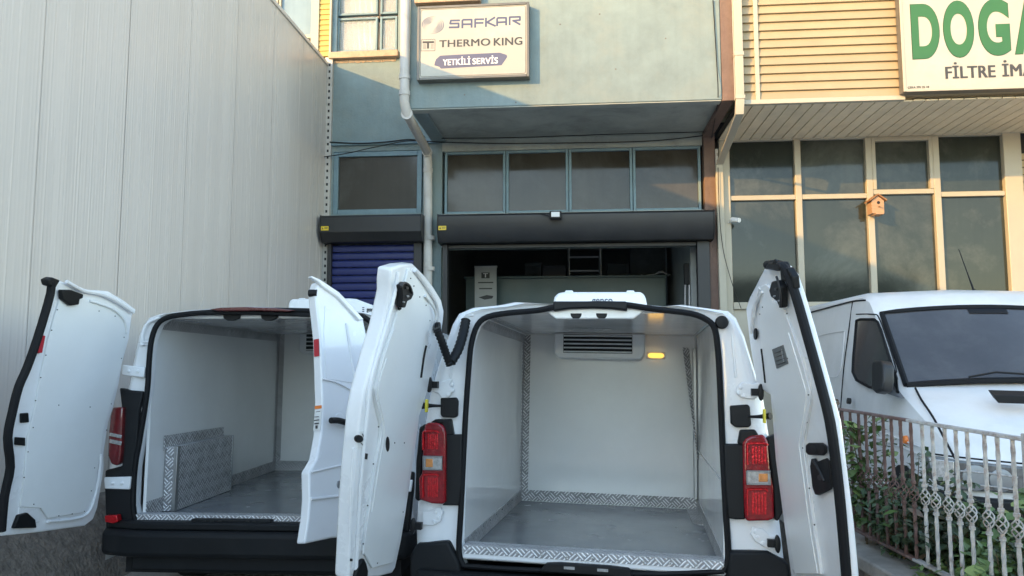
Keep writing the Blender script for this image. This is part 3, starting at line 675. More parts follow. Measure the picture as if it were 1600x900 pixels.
for k, (pa, pc, h, lab, m) in enumerate(((820, 846, .28, 'low dark carton on the counter left of the ladder', m_crate), (848, 884, .22, 'squat dark grey box on the counter just left of the ladder', m_gdark),
        (950, 978, .24, 'dark box on the counter just right of the ladder', m_crate), (985, 1040, .70, 'large dark stack of goods at the right end of the counter', m_crate))):
    a, c = IP(pa, 430, y), IP(pc, 430, y); t = thing('box', lab, 'box', FB)
    b = MB(); b.box(a.x, c.x, y, y+.3, zc, zc+h); b.build('carton', m, t, bevel=.006)
    b = MB(); b.box(a.x-.005, c.x+.005, y-.006, y+.306, zc+h*.82, zc+h+.004); b.build('lid', m, t, bevel=.004)
sh = thing('shelving', 'tall dark metal shelving along the back of the workshop behind the counter', 'shelf', FB)
y = 4.6; a, c = IP(770, 430, y), IP(1030, 430, y)
for xx in (a.x, (a.x+c.x)/2, c.x-.05): b = MB(); b.box(xx, xx+.05, y, y+.05, .02, 3.2); b.build('upright', m_gdark, sh)
for zz in (1.1, 1.75, 2.4, 3.0): b = MB(); b.box(a.x, c.x, y+.06, y+.5, zz, zz+.03); b.build('shelf_board', m_alum, sh)
rg = MB(); a = IP(1024, 428, 2.3); rg.loft([[Vector((a.x + (-.26 + .52*i/8), 2.25 + .1*j, zc + .012 + .09*math.exp(-((i-5.6)/1.6)**2)*math.sin(math.pi*(j+.5)/4) + .01*random.random())) for i in range(9)] for j in range(4)], closed=False)
o_ = rg.build('cloth', m_paper, None, smooth=80); o_.matrix_world = FB.M; o_.modifiers.new('s', 'SOLIDIFY').thickness = .006; tag(o_, 'crumpled pale cloth lying on the counter near the right wall', 'cloth')
po = thing('telescopic_pole', 'black and silver telescopic pole leaning beside the right door jamb inside', 'pole', FB)
y = .55; a, e, f_ = IP(1076, 412, y), IP(1074, 445, y), IP(1070, 500, y)
b = MB(); b.box(e.x-.05, e.x+.05, y-.03, y+.03, e.z, a.z); b.build('grip', m_black, po, bevel=.012)
for dx in (-.03, .03): b = MB(); b.tube([(e.x+dx, y, e.z+.02), (f_.x+dx*1.4, y, .02)], .016, 8); b.build('tube', m_alum, po)

# buildings on the far side of the street, behind the camera: they show only as reflections
ob = thing('street_building', 'row of plain rendered buildings across the street mirrored in the window panes', 'building', None, (0,-26,0))
for k, (xa, xb2, h) in enumerate(((-16, 5.5, 4.2), (5.5, 18, 6.5), (18, 40, 4.6))):
    b = MB(); b.box(xa, xb2-.05, -8, 0, 0, h); w_ = b.build('wall', m_street, ob)
    x = xa + .8
    while x < xb2 - 2:
        for z in (1.0,):
            f = MB(); f.box(x, x+1.5, .002, .05, z, z+1.6); f.build('window', m_glass, ob)
        x += 2.6
#==VANS==
# ------------------------------------------------------------------ vans
class DoorPlane:
    """plane through three surveyed points of an open door; n looks to the side the camera sees"""
    def __init__(s, fr, a, b_, c_):
        s.fr = fr; P = [fr.w(at(*q)) for q in (a, b_, c_)]; s.p = P[0]
        s.n = (P[1]-P[0]).cross(P[2]-P[0]).normalized(); cl = fr.I @ CAM
        if s.n.dot(cl - s.p) < 0: s.n = -s.n
    def __call__(s, px, py, off=0): return s.fr.plane(px, py, s.p + s.n*off, s.n)
    def poly(s, pts, off=0): return [s(px, py, off) for px, py in pts]
def sheet(dp, pts, off, th, name, m, parent, bevel=.003, seg=2, sm=40):
    b = MB(); b.prism(dp.poly(pts, off), dp.n * -th); return b.build(name, m, parent, bevel=bevel, seg=seg, smooth=sm)
def bead(dp, pts, off, r, name, m, parent, closed=False, k=3, n=8):
    q = dp.poly(pts, off)
    b = MB(); b.tube(smoothpath(q + ([q[0]] if closed else []), k), r, n); return b.build(name, m, parent)
def dots(dp, pts, r, name, m, parent, off=.004):
    b = MB()
    for (px, py) in pts:
        c = dp(px, py, off); t = dp.n
        b.tube([c - t*.004, c + t*.001], r*.8, 8)
    return tag(b.build(name, m, parent), kind='stuff')
def van_body(fr, root, outer, inner, m, y_edge=.05, length=4.75):
    """outer / inner: matching outlines of the rear frame (local x,z) from bottom left over the roof to bottom right"""
    b = MB()
    def ring(pts, y): return [Vector((p[0], y, p[1])) for p in pts]
    lerp = lambda t: [(o[0]+(i[0]-o[0])*t, o[1]+(i[1]-o[1])*t) for o, i in zip(outer, inner)]
    lo = [(outer[0][0]*1.0, .33)] + list(outer) + [(outer[-1][0], .33)]
    # rear frame
    wds = [min(1.0, math.hypot(o[0]-i[0], o[1]-i[1]) / .11) for o, i in zip(outer, inner)]
    def ringd(pts, y): return [Vector((p[0], y_edge*(1-k)*.0 + y*k, p[1])) for p, k in zip(pts, wds)]
    b.loft([ringd(outer, y_edge), ringd(lerp(.06), y_edge*.45), ringd(lerp(.18), .008), ringd(lerp(.30), .0), ringd(lerp(.46), .012), ringd(lerp(.6), .018), ringd(lerp(.97), .018), ring(inner, .022), ring([(i[0]*.995, i[1]) for i in inner], .08)], closed=False)
    b.build('rear_frame', m, root, smooth=50)
    s = MB()
    def sec(y, kx, zt, dz=0):
        out = []
        for (x, z) in lo:
            zz = z if z < .9 else .9 + (z - .9) * zt
            out.append(Vector((x * kx, y, zz + dz)))
        return out
    s.loft([sec(y_edge, 1, 1), sec(.35, 1.005, 1.005), sec(1.5, 1.015, 1.02), sec(3.0, 1.01, 1.02), sec(3.35, 1.0, .98), sec(4.05, .97, .12), sec(length-.1, .93, .0), sec(length, .86, -.1)], closed=False)
    s.build('body_shell', m, root, smooth=50)
    u = MB(); xm = max(p[0] for p in outer); u.box(-xm*.9, xm*.9, .12, length-.2, .24, .34); u.build('underside', m_under, root)
def wheels(root, hw, ys_, r=.335):
    for y in ys_:
        for sx in (-1, 1):
            b = MB(); cx = sx * (hw - .12)
            b.lathe([(r*.62,-.10),(r*.93,-.105),(r,-.07),(r,.07),(r*.93,.105),(r*.62,.10)], (cx, y, r+.005), 'x', 28); wo = b.build('wheel', m_tyre, root)
            b = MB(); b.lathe([(.0,-.06),(r*.3,-.08),(r*.56,-.055),(r*.61,-.098),(r*.61,.098),(r*.56,.055),(r*.3,.08),(.0,.06)], (cx, y, r+.005), 'x', 24); b.build('rim', m_rim, wo)
def cargo(fr, root, xl_, xr_, z0, z1, y0, y1, mfloor):
    """insulated box: thin wall sheets so that the inside shows white"""
    for nm, q, mm in (('side_wall', [(xl_,y0,z0),(xl_,y1,z0),(xl_,y1,z1),(xl_,y0,z1)], m_liner), ('side_wall', [(xr_,y0,z0),(xr_,y0,z1),(xr_,y1,z1),(xr_,y1,z0)], m_liner),
            ('front_wall', [(xl_,y1,z0),(xr_,y1,z0),(xr_,y1,z1),(xl_,y1,z1)], m_liner), ('ceiling', [(xl_,y0,z1),(xl_,y1,z1),(xr_,y1,z1),(xr_,y0,z1)], m_liner), ('cargo_floor', [(xl_,y0,z0),(xr_,y0,z0),(xr_,y1,z0),(xl_,y1,z0)], mfloor)):
        b = MB(); P = [Vector(p) for p in q]; nn = (P[1]-P[0]).cross(P[2]-P[0]).normalized(); ctr = Vector(((xl_+xr_)/2, (y0+y1)/2, (z0+z1)/2))
        if nn.dot(ctr - P[0]) < 0: nn = -nn
        b.prism(P, nn * -.02); b.build(nm, mm, root, smooth=0)
def bead3(root, pts, r, name='sealant_bead', m=None):
    b = MB(); b.tube(pts, r, 6); return b.build(name, m or m_paper, root)
def rivets(root, pts, ax):
    b = MB()
    for p in pts: b.lathe([(.0,-.003),(.006,-.002),(.0065,.002),(.0,.002)], p, ax, 8)
    return tag(b.build('rivet', m_alum, root), kind='stuff')
def chk(root, q, n, th=.004, name='tread_plate'):
    b = MB(); b.plate(q, th, n); return b.build(name, m_chk, root, smooth=0)

# ================= van A: white panel van with doors wide open, centre right
o = at(925, 870, 3.9); FA = Frame((o.x, 3.9, 0), 10, -2, .9)
va = thing('van', 'white panel van in the centre, rear doors wide open on a lined cooled cargo box', 'van', FA)
pairs = [((648,880),(724,884)),((647,830),(717,862)),((650,760),(720,800)),((656,690),(724,720)),((668,620),(728,640)),((682,570),(733,570)),((694,535),(737,535)),((704,506),(746,508)),((714,489),(762,495)),
 ((735,480),(795,489)),((775,476),(840,485)),((800,471),(866,480)),((850,474),(890,477)),((925,472),(930,475)),((990,474),(975,476)),((1040,478),(1010,481)),((1066,475),(1040,485)),((1110,481),(1080,490)),((1140,485),(1105,500)),((1152,496),(1117,515)),((1165,525),(1122,550)),((1180,575),(1125,600)),((1195,625),(1127,650)),
 ((1205,690),(1130,720)),((1213,760),(1134,800)),((1222,830),(1138,870)),((1228,885),(1131,893))]
def xz(fr, pts, y=0): return [(fr.pix(a, c, y).x, fr.pix(a, c, y).z) for a, c in pts]
outA = xz(FA, [p[0] for p in pairs]); inA = xz(FA, [p[1] for p in pairs])
van_body(FA, va, outA, inA, m_white)
wheels(va, .93, (1.0, 3.85))
# black weather seal round the opening
sealpts = [FA.pix(a, c, .0) for (a, c) in [p[1] for p in pairs]]
b = MB(); b.tube(smoothpath(sealpts[:]+[], 3), .016, 8); b.build('door_seal', m_seal, va)
b = MB(); b.tube(smoothpath([sealpts[0], FA.pix(820, 890, 0), FA.pix(1000, 897, 0), sealpts[-1]], 4), .013, 8); b.build('door_seal', m_seal, va)
xA0, xA1, zA0, zA1, yA1 = -.700, .648, .575, 1.885, 1.95
cargo(FA, va, xA0, xA1, zA0, zA1, .06, yA1, m_floor)
# sill and bumper
b = MB(); zs_ = FA.pix(925, 868, 0).z
b.box(-.70, .655, .0, .07, zs_-.06, zs_+.004); b.build('sill', m_white, va, bevel=.012)
chk(va, [(-.69,-.004,zs_-.03),(.645,-.004,zs_-.03),(.645,-.004,zs_+.012),(-.69,-.004,zs_+.012)], (0,-1,0))
chk(va, [(-.69,-.003,zs_+.013),(.645,-.003,zs_+.013),(.645,.10,zs_+.013),(-.69,.10,zs_+.013)], (0,0,1))
b = MB(); c = FA.pix(915, 888, -.02); b.prism([(c.x-.24,-.03,c.z-.03),(c.x+.24,-.03,c.z-.03),(c.x+.22,-.03,c.z+.014),(c.x+.12,-.03,c.z+.02),(c.x-.13,-.03,c.z+.02),(c.x-.2,-.03,c.z+.014)], (0,.05,0)); lp = b.build('latch_plate', m_black, va, bevel=.006)
for dx in (-.11, .06): b = MB(); b.box(c.x+dx, c.x+dx+.055, -.034, -.029, c.z-.008, c.z+.006); b.build('latch_slot', m_clear, lp)
b = MB(); b.prism([(x_, y_, z_) for x_, y_, z_ in ((-.95,.12,.5),(-.93,-.06,.52),(-.6,-.14,.52),(.6,-.14,.52),(.93,-.06,.52),(.95,.12,.5),(.9,.1,.5),(-.9,.1,.5))], (0,0,-.24)); b.build('bumper', m_bump, va, bevel=.03, seg=3)
for sx, pl in ((-1, [(650,850),(700,846),(716,878),(722,905),(640,905),(640,870)]), (1, [(1140,862),(1200,862),(1232,880),(1236,910),(1136,910)])):
    b = MB(); b.prism([FA.pix(px, py, -.03) for px, py in pl], (0,.10,0)); b.build('bumper_corner', m_bump, va, bevel=.015, seg=3)
# trims inside
tw = .085
chk(va, [(xA0+.004,.06,zA0+.002),(xA0+.004,yA1,zA0+.002),(xA0+.004,yA1,zA0+tw),(xA0+.004,.06,zA0+tw)], (1,0,0))
chk(va, [(xA1-.004,yA1,zA0+.002),(xA1-.004,.06,zA0+.002),(xA1-.004,.06,zA0+tw),(xA1-.004,yA1,zA0+tw)], (-1,0,0))
chk(va, [(xA0+.005,yA1-.004,zA0+.003),(xA1-.005,yA1-.004,zA0+.003),(xA1-.005,yA1-.004,zA0+tw),(xA0+.005,yA1-.004,zA0+tw)], (0,-1,0))
chk(va, [(xA0+.003,yA1-.06,zA0+tw),(xA0+.003,yA1,zA0+tw),(xA0+.003,yA1,zA1),(xA0+.003,yA1-.06,zA1)], (1,0,0))
chk(va, [(xA0+.004,yA1-.003,zA0+tw),(xA0+.054,yA1-.003,zA0+tw),(xA0+.054,yA1-.003,zA1),(xA0+.004,yA1-.003,zA1)], (0,-1,0))
chk(va, [(xA0+.003,.2,zA1-.07),(xA0+.003,yA1-.06,zA1-.07),(xA0+.003,yA1-.06,zA1-.002),(xA0+.003,.2,zA1-.002)], (1,0,0))
chk(va, [(xA0+.07,.2,zA1-.003),(xA0+.004,.2,zA1-.003),(xA0+.004,yA1,zA1-.003),(xA0+.07,yA1,zA1-.003)], (0,0,-1))
b = MB(); b.box(xA1-.03, xA1-.004, yA1-.10, yA1-.05, zA0+tw, zA1-.1); b.build('corner_channel', m_alum, va, bevel=.004)
q = [FA.side(px, py, xA1-.012) for px, py in ((1070,533),(1079,533),(1086,590),(1084,590))]
chk(va, [(xA1-.005,yA1-.16,zA0+tw+.3),(xA1-.005,yA1-.10,zA0+tw+.3),(xA1-.06,yA1-.10,zA1-.1),(xA1-.11,yA1-.16,zA1-.1)], (-1,-.5,0))
q = [FA.pix(px, py, yA1-.02) for px, py in ((1062,775),(1070,775),(1088,814),(1082,818))]
chk(va, [FA.floor(1066,780,zA0+.004), FA.floor(1087,780,zA0+.004), FA.floor(1100,820,zA0+.004), FA.floor(1083,818,zA0+.004)], (0,0,1))
rivets(va, [(x, yA1-.009, zA0+h_) for h_ in (.02,.07) for x in [xA0+.08+.15*i for i in range(9)]], 'y')
rivets(va, [(xA0+.009, .12+.2*i, zA0+.07) for i in range(10)], 'x')
rivets(va, [(xA0+.02, yA1-.009, zA0+.15+.16*i) for i in range(7)], 'y')
rivets(va, [(-.66+.13*i, -.009, zs_-.012) for i in range(11)], 'y')
bead3(va, [(xA0+.01,.1,zA1-.004),(xA0+.01,yA1-.01,zA1-.004),(xA1-.01,yA1-.01,zA1-.004),(xA1-.01,.1,zA1-.004)], .006)
bead3(va, [(xA1-.006,yA1-.008,zA0+.09),(xA1-.006,yA1-.008,zA1-.01)], .007)
for z_ in (1.02,): bead3(va, [(xA1-.002,.1,z_),(xA1-.002,yA1-.02,z_)], .0025)
# evaporator unit on the ceiling
ye = yA1 - .20
a, c = FA.pix(866, 512, ye), FA.pix(1008, 562, ye)
b = MB(); b.prism([(a.x,ye,zA1-.002),(c.x,ye,zA1-.002),(c.x,ye,c.z+.04),(c.x-.03,ye,c.z),(a.x+.03,ye,c.z),(a.x,ye,c.z+.04)], (0,yA1-ye-.004,0)); ev = b.build('evaporator', m_white2, va, bevel=.012, seg=3)
g0, g1 = FA.pix(880, 551, ye-.003), FA.pix(988, 503, ye-.003)
b = MB(); b.box(g0.x, g1.x, ye-.003, ye+.002, g0.z, g1.z); b.build('grille', m_dvent, ev)
nl = 8; ph = (g1.z - g0.z) / nl
sl = MB(); sl.prism([(g0.x+.004,ye-.002,0),(g0.x+.004,ye-.018,.004),(g0.x+.004,ye-.016,.012),(g0.x+.004,ye-.002,.012)], (g1.x-g0.x-.008,0,0)); s0 = sl.build('louver', m_white2, ev, loc=(0,0,g0.z+.003))
for k in range(1, nl): copy(s0, ev, (0,0,g0.z+.003+ph*k))
b = MB(); b.box(a.x-.005, c.x+.005, ye-.004, ye+.01, zA1-.012, zA1-.004); b.build('mounting_strip', m_alum, ev)
# amber lamp
c = FA.pix(1025, 555.5, yA1-.02); b = MB(); b.tube([(c.x-.055,yA1-.012,c.z),(c.x-.04,yA1-.022,c.z),(c.x+.04,yA1-.022,c.z),(c.x+.055,yA1-.012,c.z)], [.012,.02,.02,.012], 12); b.build('cargo_lamp', m_lamp, va)
b = MB(); b.box(c.x-.07,c.x+.07,yA1-.012,yA1-.003,c.z-.026,c.z+.026); b.build('lamp_base', m_paper, va, bevel=.01)
# latch strikers under the roof edge
b = MB(); a = FA.pix(860, 484, .03); 
b.prism([FA.pix(px, py, .03) for px, py in ((850,484),(890,478.5),(930,477.5),(975,479),(1008,485),(990,498),(868,498))], (0,.06,0)); b.build('header_panel', m_white, va, bevel=.006)
for px in (900, 940):
    q = [FA.pix(px+dx, py, .026) for dx, py in ((-9,489.5),(9,489.5),(8,494),(5,497.5),(-5,497.5),(-8,494))]
    b = MB(); b.prism(q, (0,.012,0)); b.build('latch_striker', m_black, va, bevel=.003)
# high brake light housing and roof unit
b = MB(); b.prism([FA.pix(px, py, -.02) for px, py in ((864,470.5),(979,470.5),(980,485),(955,482),(925,481),(890,482),(864,486))], (0,.16,0)); b.build('brake_light_housing', m_black, va, bevel=.008)
yu = 2.7
a = [FA.pix(px, py, yu) for px, py in ((864,474),(866,464),(872,457.5),(882,456),(1000,456),(1006,459),(1009,466),(1011,476),(1011,500),(864,500))]
b = MB(); b.prism(a, (0,.75,0)); ru = b.build('roof_unit', m_white, va, bevel=.02, seg=3)
for px in (889, 985):
    q = [FA.pix(px+dx, py, yu+.1) for dx, py in ((-7,460),(7,460),(6,453.5),(-6,453.5))]
    b = MB(); b.prism(q, (0,.3,0)); b.build('unit_foot', m_white, ru, bevel=.01)
p0, p1 = FA.pix(925, 478, yu-.004), FA.pix(957, 467, yu-.004)
text('unit_lettering', 'genco', m_ink1, ru, (0, yu-.004, 0), EX, EZ, (p0.x, p1.x, p0.z, p1.z), .02)
# tail lights
def tail(fr, root, poly, mid, y, blk, mred=m_red, reflect=True):
    b = MB(); b.prism([fr.pix(px, py, y) for px, py in poly], (0,.09,0)); t = b.build('tail_light', mred, root, bevel=.012, seg=3)
    if mid:
        b = MB(); (x0_, y0_, x1_, y1_) = mid; b.prism([fr.pix(px, py, y-.004) for px, py in ((x0_,y0_),(x1_,y0_+.5),(x1_,y1_),(x0_,y1_-.5))], (0,.03,0)); b.build('clear_lens', m_clear, t, bevel=.004)
        f = MB()
        q = [fr.pix(px, py, y-.006) for px, py in ((x0_,y0_),(x1_,y0_+.5),(x1_,y1_),(x0_,y1_-.5))]
        f.tube(q + [q[0]], .004, 6); f.build('lens_rim', m_rim, t)
        h = (x0_ + x1_)/2; s_ = blk
        b = MB(); xa_, xb_2 = (x0_+4, h) if s_ < 0 else (h, x1_-4); b.prism([fr.pix(px, py, y-.008) for px, py in ((xa_,y0_+4),(xb_2,y0_+4),(xb_2,y1_-4),(xa_,y1_-4))], (0,.006,0)); b.build('amber_lens', m_orange, t, bevel=.003)
    if reflect:
        xs_ = [p[0] for p in poly]; ys2 = [p[1] for p in poly]
        x0_, x1_ = min(xs_)+9, max(xs_)-8
        for (ya, yb) in ((min(ys2)+14, mid[1]-8), (mid[3]+8, max(ys2)-8)):
            b = MB(); n_ = 5; xa_ = x0_ + 5; xb_3 = x1_ - 3
            for k in range(n_):
                xx = xa_ + (xb_3-xa_)*k/n_; xe = xx + (xb_3-xa_)/n_*.72
                b.prism([fr.pix(px, py, y-.003) for px, py in ((xx,ya+4+k%2),(xe,ya+4+k%2),(xe,yb-3),(xx,yb-3))], (0,.004,0))
            tag(b.build('reflector_ribs', m_redrib, t, bevel=.001), kind='stuff')
            b = MB(); q = [fr.pix(px, py, y-.004) for px, py in ((x0_-2,yb-2),(x0_-2,ya+4),(x0_+2,ya),(x1_-6,ya),(x1_-3,ya+3))]; b.tube(smoothpath(q, 3), .0055, 6); b.build('lens_ridge', m_redrib, t)
    return t
tail(FA, va, [(663,664),(668,660),(686,661),(693,667),(696,676),(696,786),(690,788),(674,787),(655,781),(654,748),(659,738),(660,711),(661,680)], (661,713,691,734), -.05, -1)
tail(FA, va, [(1161,692),(1165,686),(1174,681),(1194,679),(1200,690),(1203,735),(1209,762),(1210,811),(1200,814),(1167,815),(1164,808),(1162,760)], (1167,736,1204,757), -.05, 1)
for pl in ([(690,679),(722,679),(721,760),(718,790),(690,790),(695,784),(697,690)], [(1131,694),(1162,694),(1165,812),(1150,812),(1137,810),(1133,760)],
           [(672,660),(680,655),(704,655),(708,680),(694,682),(690,662)], [(1157,672),(1180,671),(1186,680),(1168,688),(1160,696),(1153,694)], [(1198,684),(1214,678),(1216,690),(1218,740),(1224,800),(1216,815),(1210,812),(1206,740)], [(655,668),(664,662),(662,690),(658,745),(654,784),(648,780),(650,720)]):
    b = MB(); b.prism([FA.pix(px, py, -.022) for px, py in pl], (0,.06,0)); b.build('lamp_surround', m_black, va, bevel=.008)
# hinges, check straps and hinge covers
for pl, rv in (([(673,600),(690,596),(706,592),(702,600),(708,610),(700,622),(690,622),(684,614),(672,612)], [(706,601),(707,610),(700,617)]),
           ([(660,800),(676,797),(686,792),(692,800),(688,815),(676,822),(660,820)], [(680,800),(684,808),(678,815)]),
           ([(1190,596),(1176,600),(1160,597),(1152,604),(1150,614),(1160,622),(1178,624),(1192,616)], [(1157,605),(1155,614),(1163,618)]),
           ([(1220,838),(1204,838),(1192,826),(1176,824),(1172,834),(1180,846),(1196,856),(1222,852)], [(1180,831),(1184,840),(1192,849)])):
    b = MB(); b.prism([FA.pix(px, py, -.012) for px, py in pl], (0,.02,0)); h_ = b.build('hinge', m_white2, va, bevel=.004)
    b = MB()
    for px, py in rv: c = FA.pix(px, py, -.016); b.lathe([(.0,-.006),(.009,-.004),(.011,.004),(.0,.004)], c, 'y', 12)
    b.build('hinge_bolts', m_white2, h_)
for pl in ([(688,622),(712,621),(715,627),(714,650),(710,653),(691,652),(688,648)], [(1141,634),(1169,632),(1172,636),(1174,664),(1170,668),(1150,668),(1142,662)]):
    b = MB(); b.prism([FA.pix(px, py, -.02) for px, py in pl], (0,.035,0)); b.build('check_cover', m_black, va, bevel=.006)
for pts in ([(690,634),(676,634),(660,634)], [(1170,651),(1186,651),(1204,650)]):
    b = MB(); b.tube([FA.pix(pts[0][0], pts[0][1], -.02), FA.pix(pts[1][0], pts[1][1], -.05), FA.pix(pts[2][0], pts[2][1], -.09)], [.006,.009,.018], 8); st = b.build('check_strap', m_black, va)
    px = 667 if pts[0][0] < 900 else 1194
    c = FA.pix(px, pts[2][1], -.09); b = MB(); b.box(c.x-.006, c.x+.006, -.11, -.08, c.z-.034, c.z+.034); b.build('strap_clip', m_ylw, st, bevel=.003)
for px, py in ((1128, 503.5),):
    c = FA.pix(px, py, -.005); b = MB(); b.lathe([(.0,-.01),(.028,-.008),(.034,.0),(.034,.012),(.0,.012)], c, 'y', 20); b.build('grommet', m_black, va)
for px, py, rx, ry in ((671,601,.014,.042),(645,822,.014,.042),(1189,613,.014,.042),(1215,850,.014,.042)):
    c = FA.pix(px, py, -.06); b = MB(); ring = [[c + Vector((rx*s_*math.cos(t*math.pi/8), dy, ry*s_*math.sin(t*math.pi/8))) for t in range(16)] for dy, s_ in ((-.012,.7),(-.008,1),(.012,1))]
    b.loft(ring, True, True); b.build('hinge_cap', m_black, va)
    d = .03 if px < 900 else -.03
    b = MB(); b.box(min(c.x, c.x+d*1.5), max(c.x, c.x+d*1.5), -.062, -.03, c.z-.018, c.z+.018); b.build('hinge_pin', m_black, va)
# V shaped ribbed cable sleeve on the left
b = MB(); q = smoothpath([FA.pix(728, 499, -.02), FA.pix(724, 520, -.05), FA.pix(716, 546, -.12), FA.pix(704, 567, -.17)], 8); rr = [.028 if i % 2 else .023 for i in range(len(q))]; rr[-1] = .02
b.tube(q, rr, 10); q2 = smoothpath([FA.pix(703, 570, -.17), FA.pix(697, 553, -.20), FA.pix(690, 533, -.24), FA.pix(682, 513, -.27)], 8)
b.tube(q2, [.018 if i % 2 else .023 for i in range(len(q2))], 10); b.build('cable_sleeve', m_black, va, smooth=60)
# body side creases in the frame
b = MB(); b.tube(smoothpath([FA.pix(px, py, .012) for px, py in ((704,590),(710,545),(716,505),(722,495),(740,492))], 4), .007, 6)
b.tube(smoothpath([FA.pix(px, py, .012) for px, py in ((1150,590),(1146,550),(1143,515),(1138,492),(1118,490))], 4), .007, 6); b.build('frame_bead', m_white, va)

# ---- left door of van A
DL = DoorPlane(FA, (628,850,4.03), (690,490,4.06), (538,890,3.32))
dl = sheet(DL, [(612,419),(628,414),(646,412),(664,430),(678,448),(690,468),(694,485),(693,500),(690,520),(682,560),(672,600),(664,625),(656,650),(652,681),(642,750),(634,804),(627,846),(618,888),(613,896),(590,902),(545,905),(545,896),(551,780),(556,720),(564,640),(570,610),(586,550),(598,510),(610,455),(610,440)], 0, .07, 'door', m_white2, va, bevel=.012, seg=3)
dl['label'] = 'left rear door of the central van, swung wide open, inner side showing'
sheet(DL, [(639,419),(652,436),(664,455),(672,478),(673,500),(669,540),(662,585),(655,622),(649,665),(646,690),(638,750),(630,804),(622,846),(614,880),(582,888),(568,862),(573,816),(587,722),(594,684),(595,663),(587,628),(586,608),(597,560),(614,512),(622,485),(632,445)], .012, .014, 'door_panel', m_panel, dl, bevel=.004)
bead(DL, [(616,512),(600,556),(588,606),(588,626),(596,660),(595,686),(588,722),(574,816),(567,866)], .014, .003, 'panel_edge', m_white, dl)
bead(DL, [(622,425),(616,460),(600,520),(580,590),(574,640),(566,720),(561,790),(556,890)], .006, .010, 'door_rib', m_white2, dl)
bead(DL, [(648,422),(660,438),(672,456),(682,474),(685,495),(682,520)], .008, .010, 'door_rib', m_white2, dl)
bead(DL, [(664,462),(676,478),(681,490),(681,500)], .018, .007, 'door_rib', m_panel, dl)
sheet(DL, [(628,446),(634,441),(641,444),(645,452),(647,460),(643,468),(637,471),(634,481),(628,481),(629,462)], .04, .03, 'latch', m_black, dl, bevel=.006)
bead(DL, [(626,448),(632,442),(640,447),(644,458)], .046, .006, 'latch_rod', m_gdark, dl)
bead(DL, [(622,474),(623,483),(626,482)], .016, .005, 'latch_rod', m_black, dl)
for px, py, r_, off in ((544,686,.020,.014),(605.5,694,.020,.016)):
    pass
def oval(dp, px, py, rx, rz, off, name, m, parent, th=.01):
    b = MB(); b.prism([dp(px + rx*math.cos(k*math.pi/8), py + rz*math.sin(k*math.pi/8), off) for k in range(16)], dp.n * -th); return b.build(name, m, parent, bevel=.002)
oval(DL, 562, 686, 6.0, 6.0, .006, 'buffer', m_black, dl)
oval(DL, 606, 694, 3.2, 12, .0135, 'handle_hole', m_dvent, dl, .004)
sheet(DL, [(570,708),(575,709),(574,718),(569,717)], .003, .004, 'square_hole', m_dvent, dl, bevel=0)
sheet(DL, [(535+13,873),(538+13,873),(538+13,877),(535+13,877)], .003, .004, 'square_hole', m_dvent, dl, bevel=0)
stk = sheet(DL, [(563,674),(574,673),(571,700),(559,700)], .003, .003, 'sticker', m_paper, dl, bevel=0)
for a_, c_ in (((566,678),(569,684)),((567,686),(570,690)),((564,692),(568,697))): bead(DL, [a_, c_], .004, .0025, 'sticker_print', m_ink2, stk, k=1, n=4)
sheet(DL, [(560,888),(566,876),(570,873),(573,880),(576,892),(575,904),(556,904)], .02, .02, 'door_stop', m_black, dl, bevel=.006)
dots(DL, [(642,435),(647,447),(656,464),(666,477),(672,501),(588,608),(589,627),(592,667),(584,725),(575,790),(568,850),(617,692),(632,692),(590,880),(630,800)], .004, 'panel_rivet', m_ink2, dl, .014)
bead(DL, [(666,540),(662,560),(658,590)], .016, .006, 'door_gap', m_black, dl)
c = DL(684, 512, .02); b = MB(); b.lathe([(.0,-.01),(.03,-.01),(.03,.01),(.0,.01)], c, 'x', 14); b.build('grommet', m_black, dl)

for px, py, r_ in ((637,450,2.4),(638,463,1.8),(632,472,1.4)): oval(DL, px, py, r_, r_, .047, 'latch_bolt', m_gdark if r_ > 2 else m_alum, dl, .006)
sheet(DL, [(612,476),(620,475),(620,486),(611,487)], .004, .004, 'flange_notch', m_white2, dl)
bead(DL, [(604,560),(592,600),(592,626),(600,660),(599,690),(593,722),(581,800)], .0135, .0022, 'liner_sealant', m_liner, dl)
bead(DL, [(552,700),(548,760),(546,850)], .003, .006, 'door_rib', m_white2, dl)
# ---- right door of van A
DR = DoorPlane(FA, (1226,850,3.74), (1172,500,3.78), (1318,890,3.02))
dr = sheet(DR, [(1192,422),(1198,411),(1206,409),(1226,416),(1236,428),(1246,458),(1262,512),(1286,600),(1302,660),(1312,740),(1322,820),(1330,905),(1236,905),(1223,808),(1211,717),(1206,650),(1203,618),(1182,604),(1171,535),(1165,482),(1170,465),(1180,446)], 0, .034, 'door', m_white2, va, bevel=.012, seg=3)
dr['label'] = 'right rear door of the central van, swung wide open towards the iron fence'
bead(DR, [(1199,414),(1215,413),(1227,420),(1236,440),(1247,474),(1260,520),(1280,592),(1297,660),(1308,740),(1316,820),(1323,905)], .012, .020, 'door_seal', m_seal, dr, n=10)
sheet(DR, [(1193,421),(1200,410),(1215,410),(1219,420),(1212,424),(1204,422)], .035, .05, 'corner_cap', m_black, dr, bevel=.008)
bead(DR, [(1209,411),(1212,407),(1213,413)], .03, .007, 'corner_cap', m_black, dr)
sheet(DR, [(1218,420),(1230,418),(1238,432),(1240,452),(1226,440),(1220,440)], .02, .03, 'seal_corner', m_black, dr, bevel=.006)
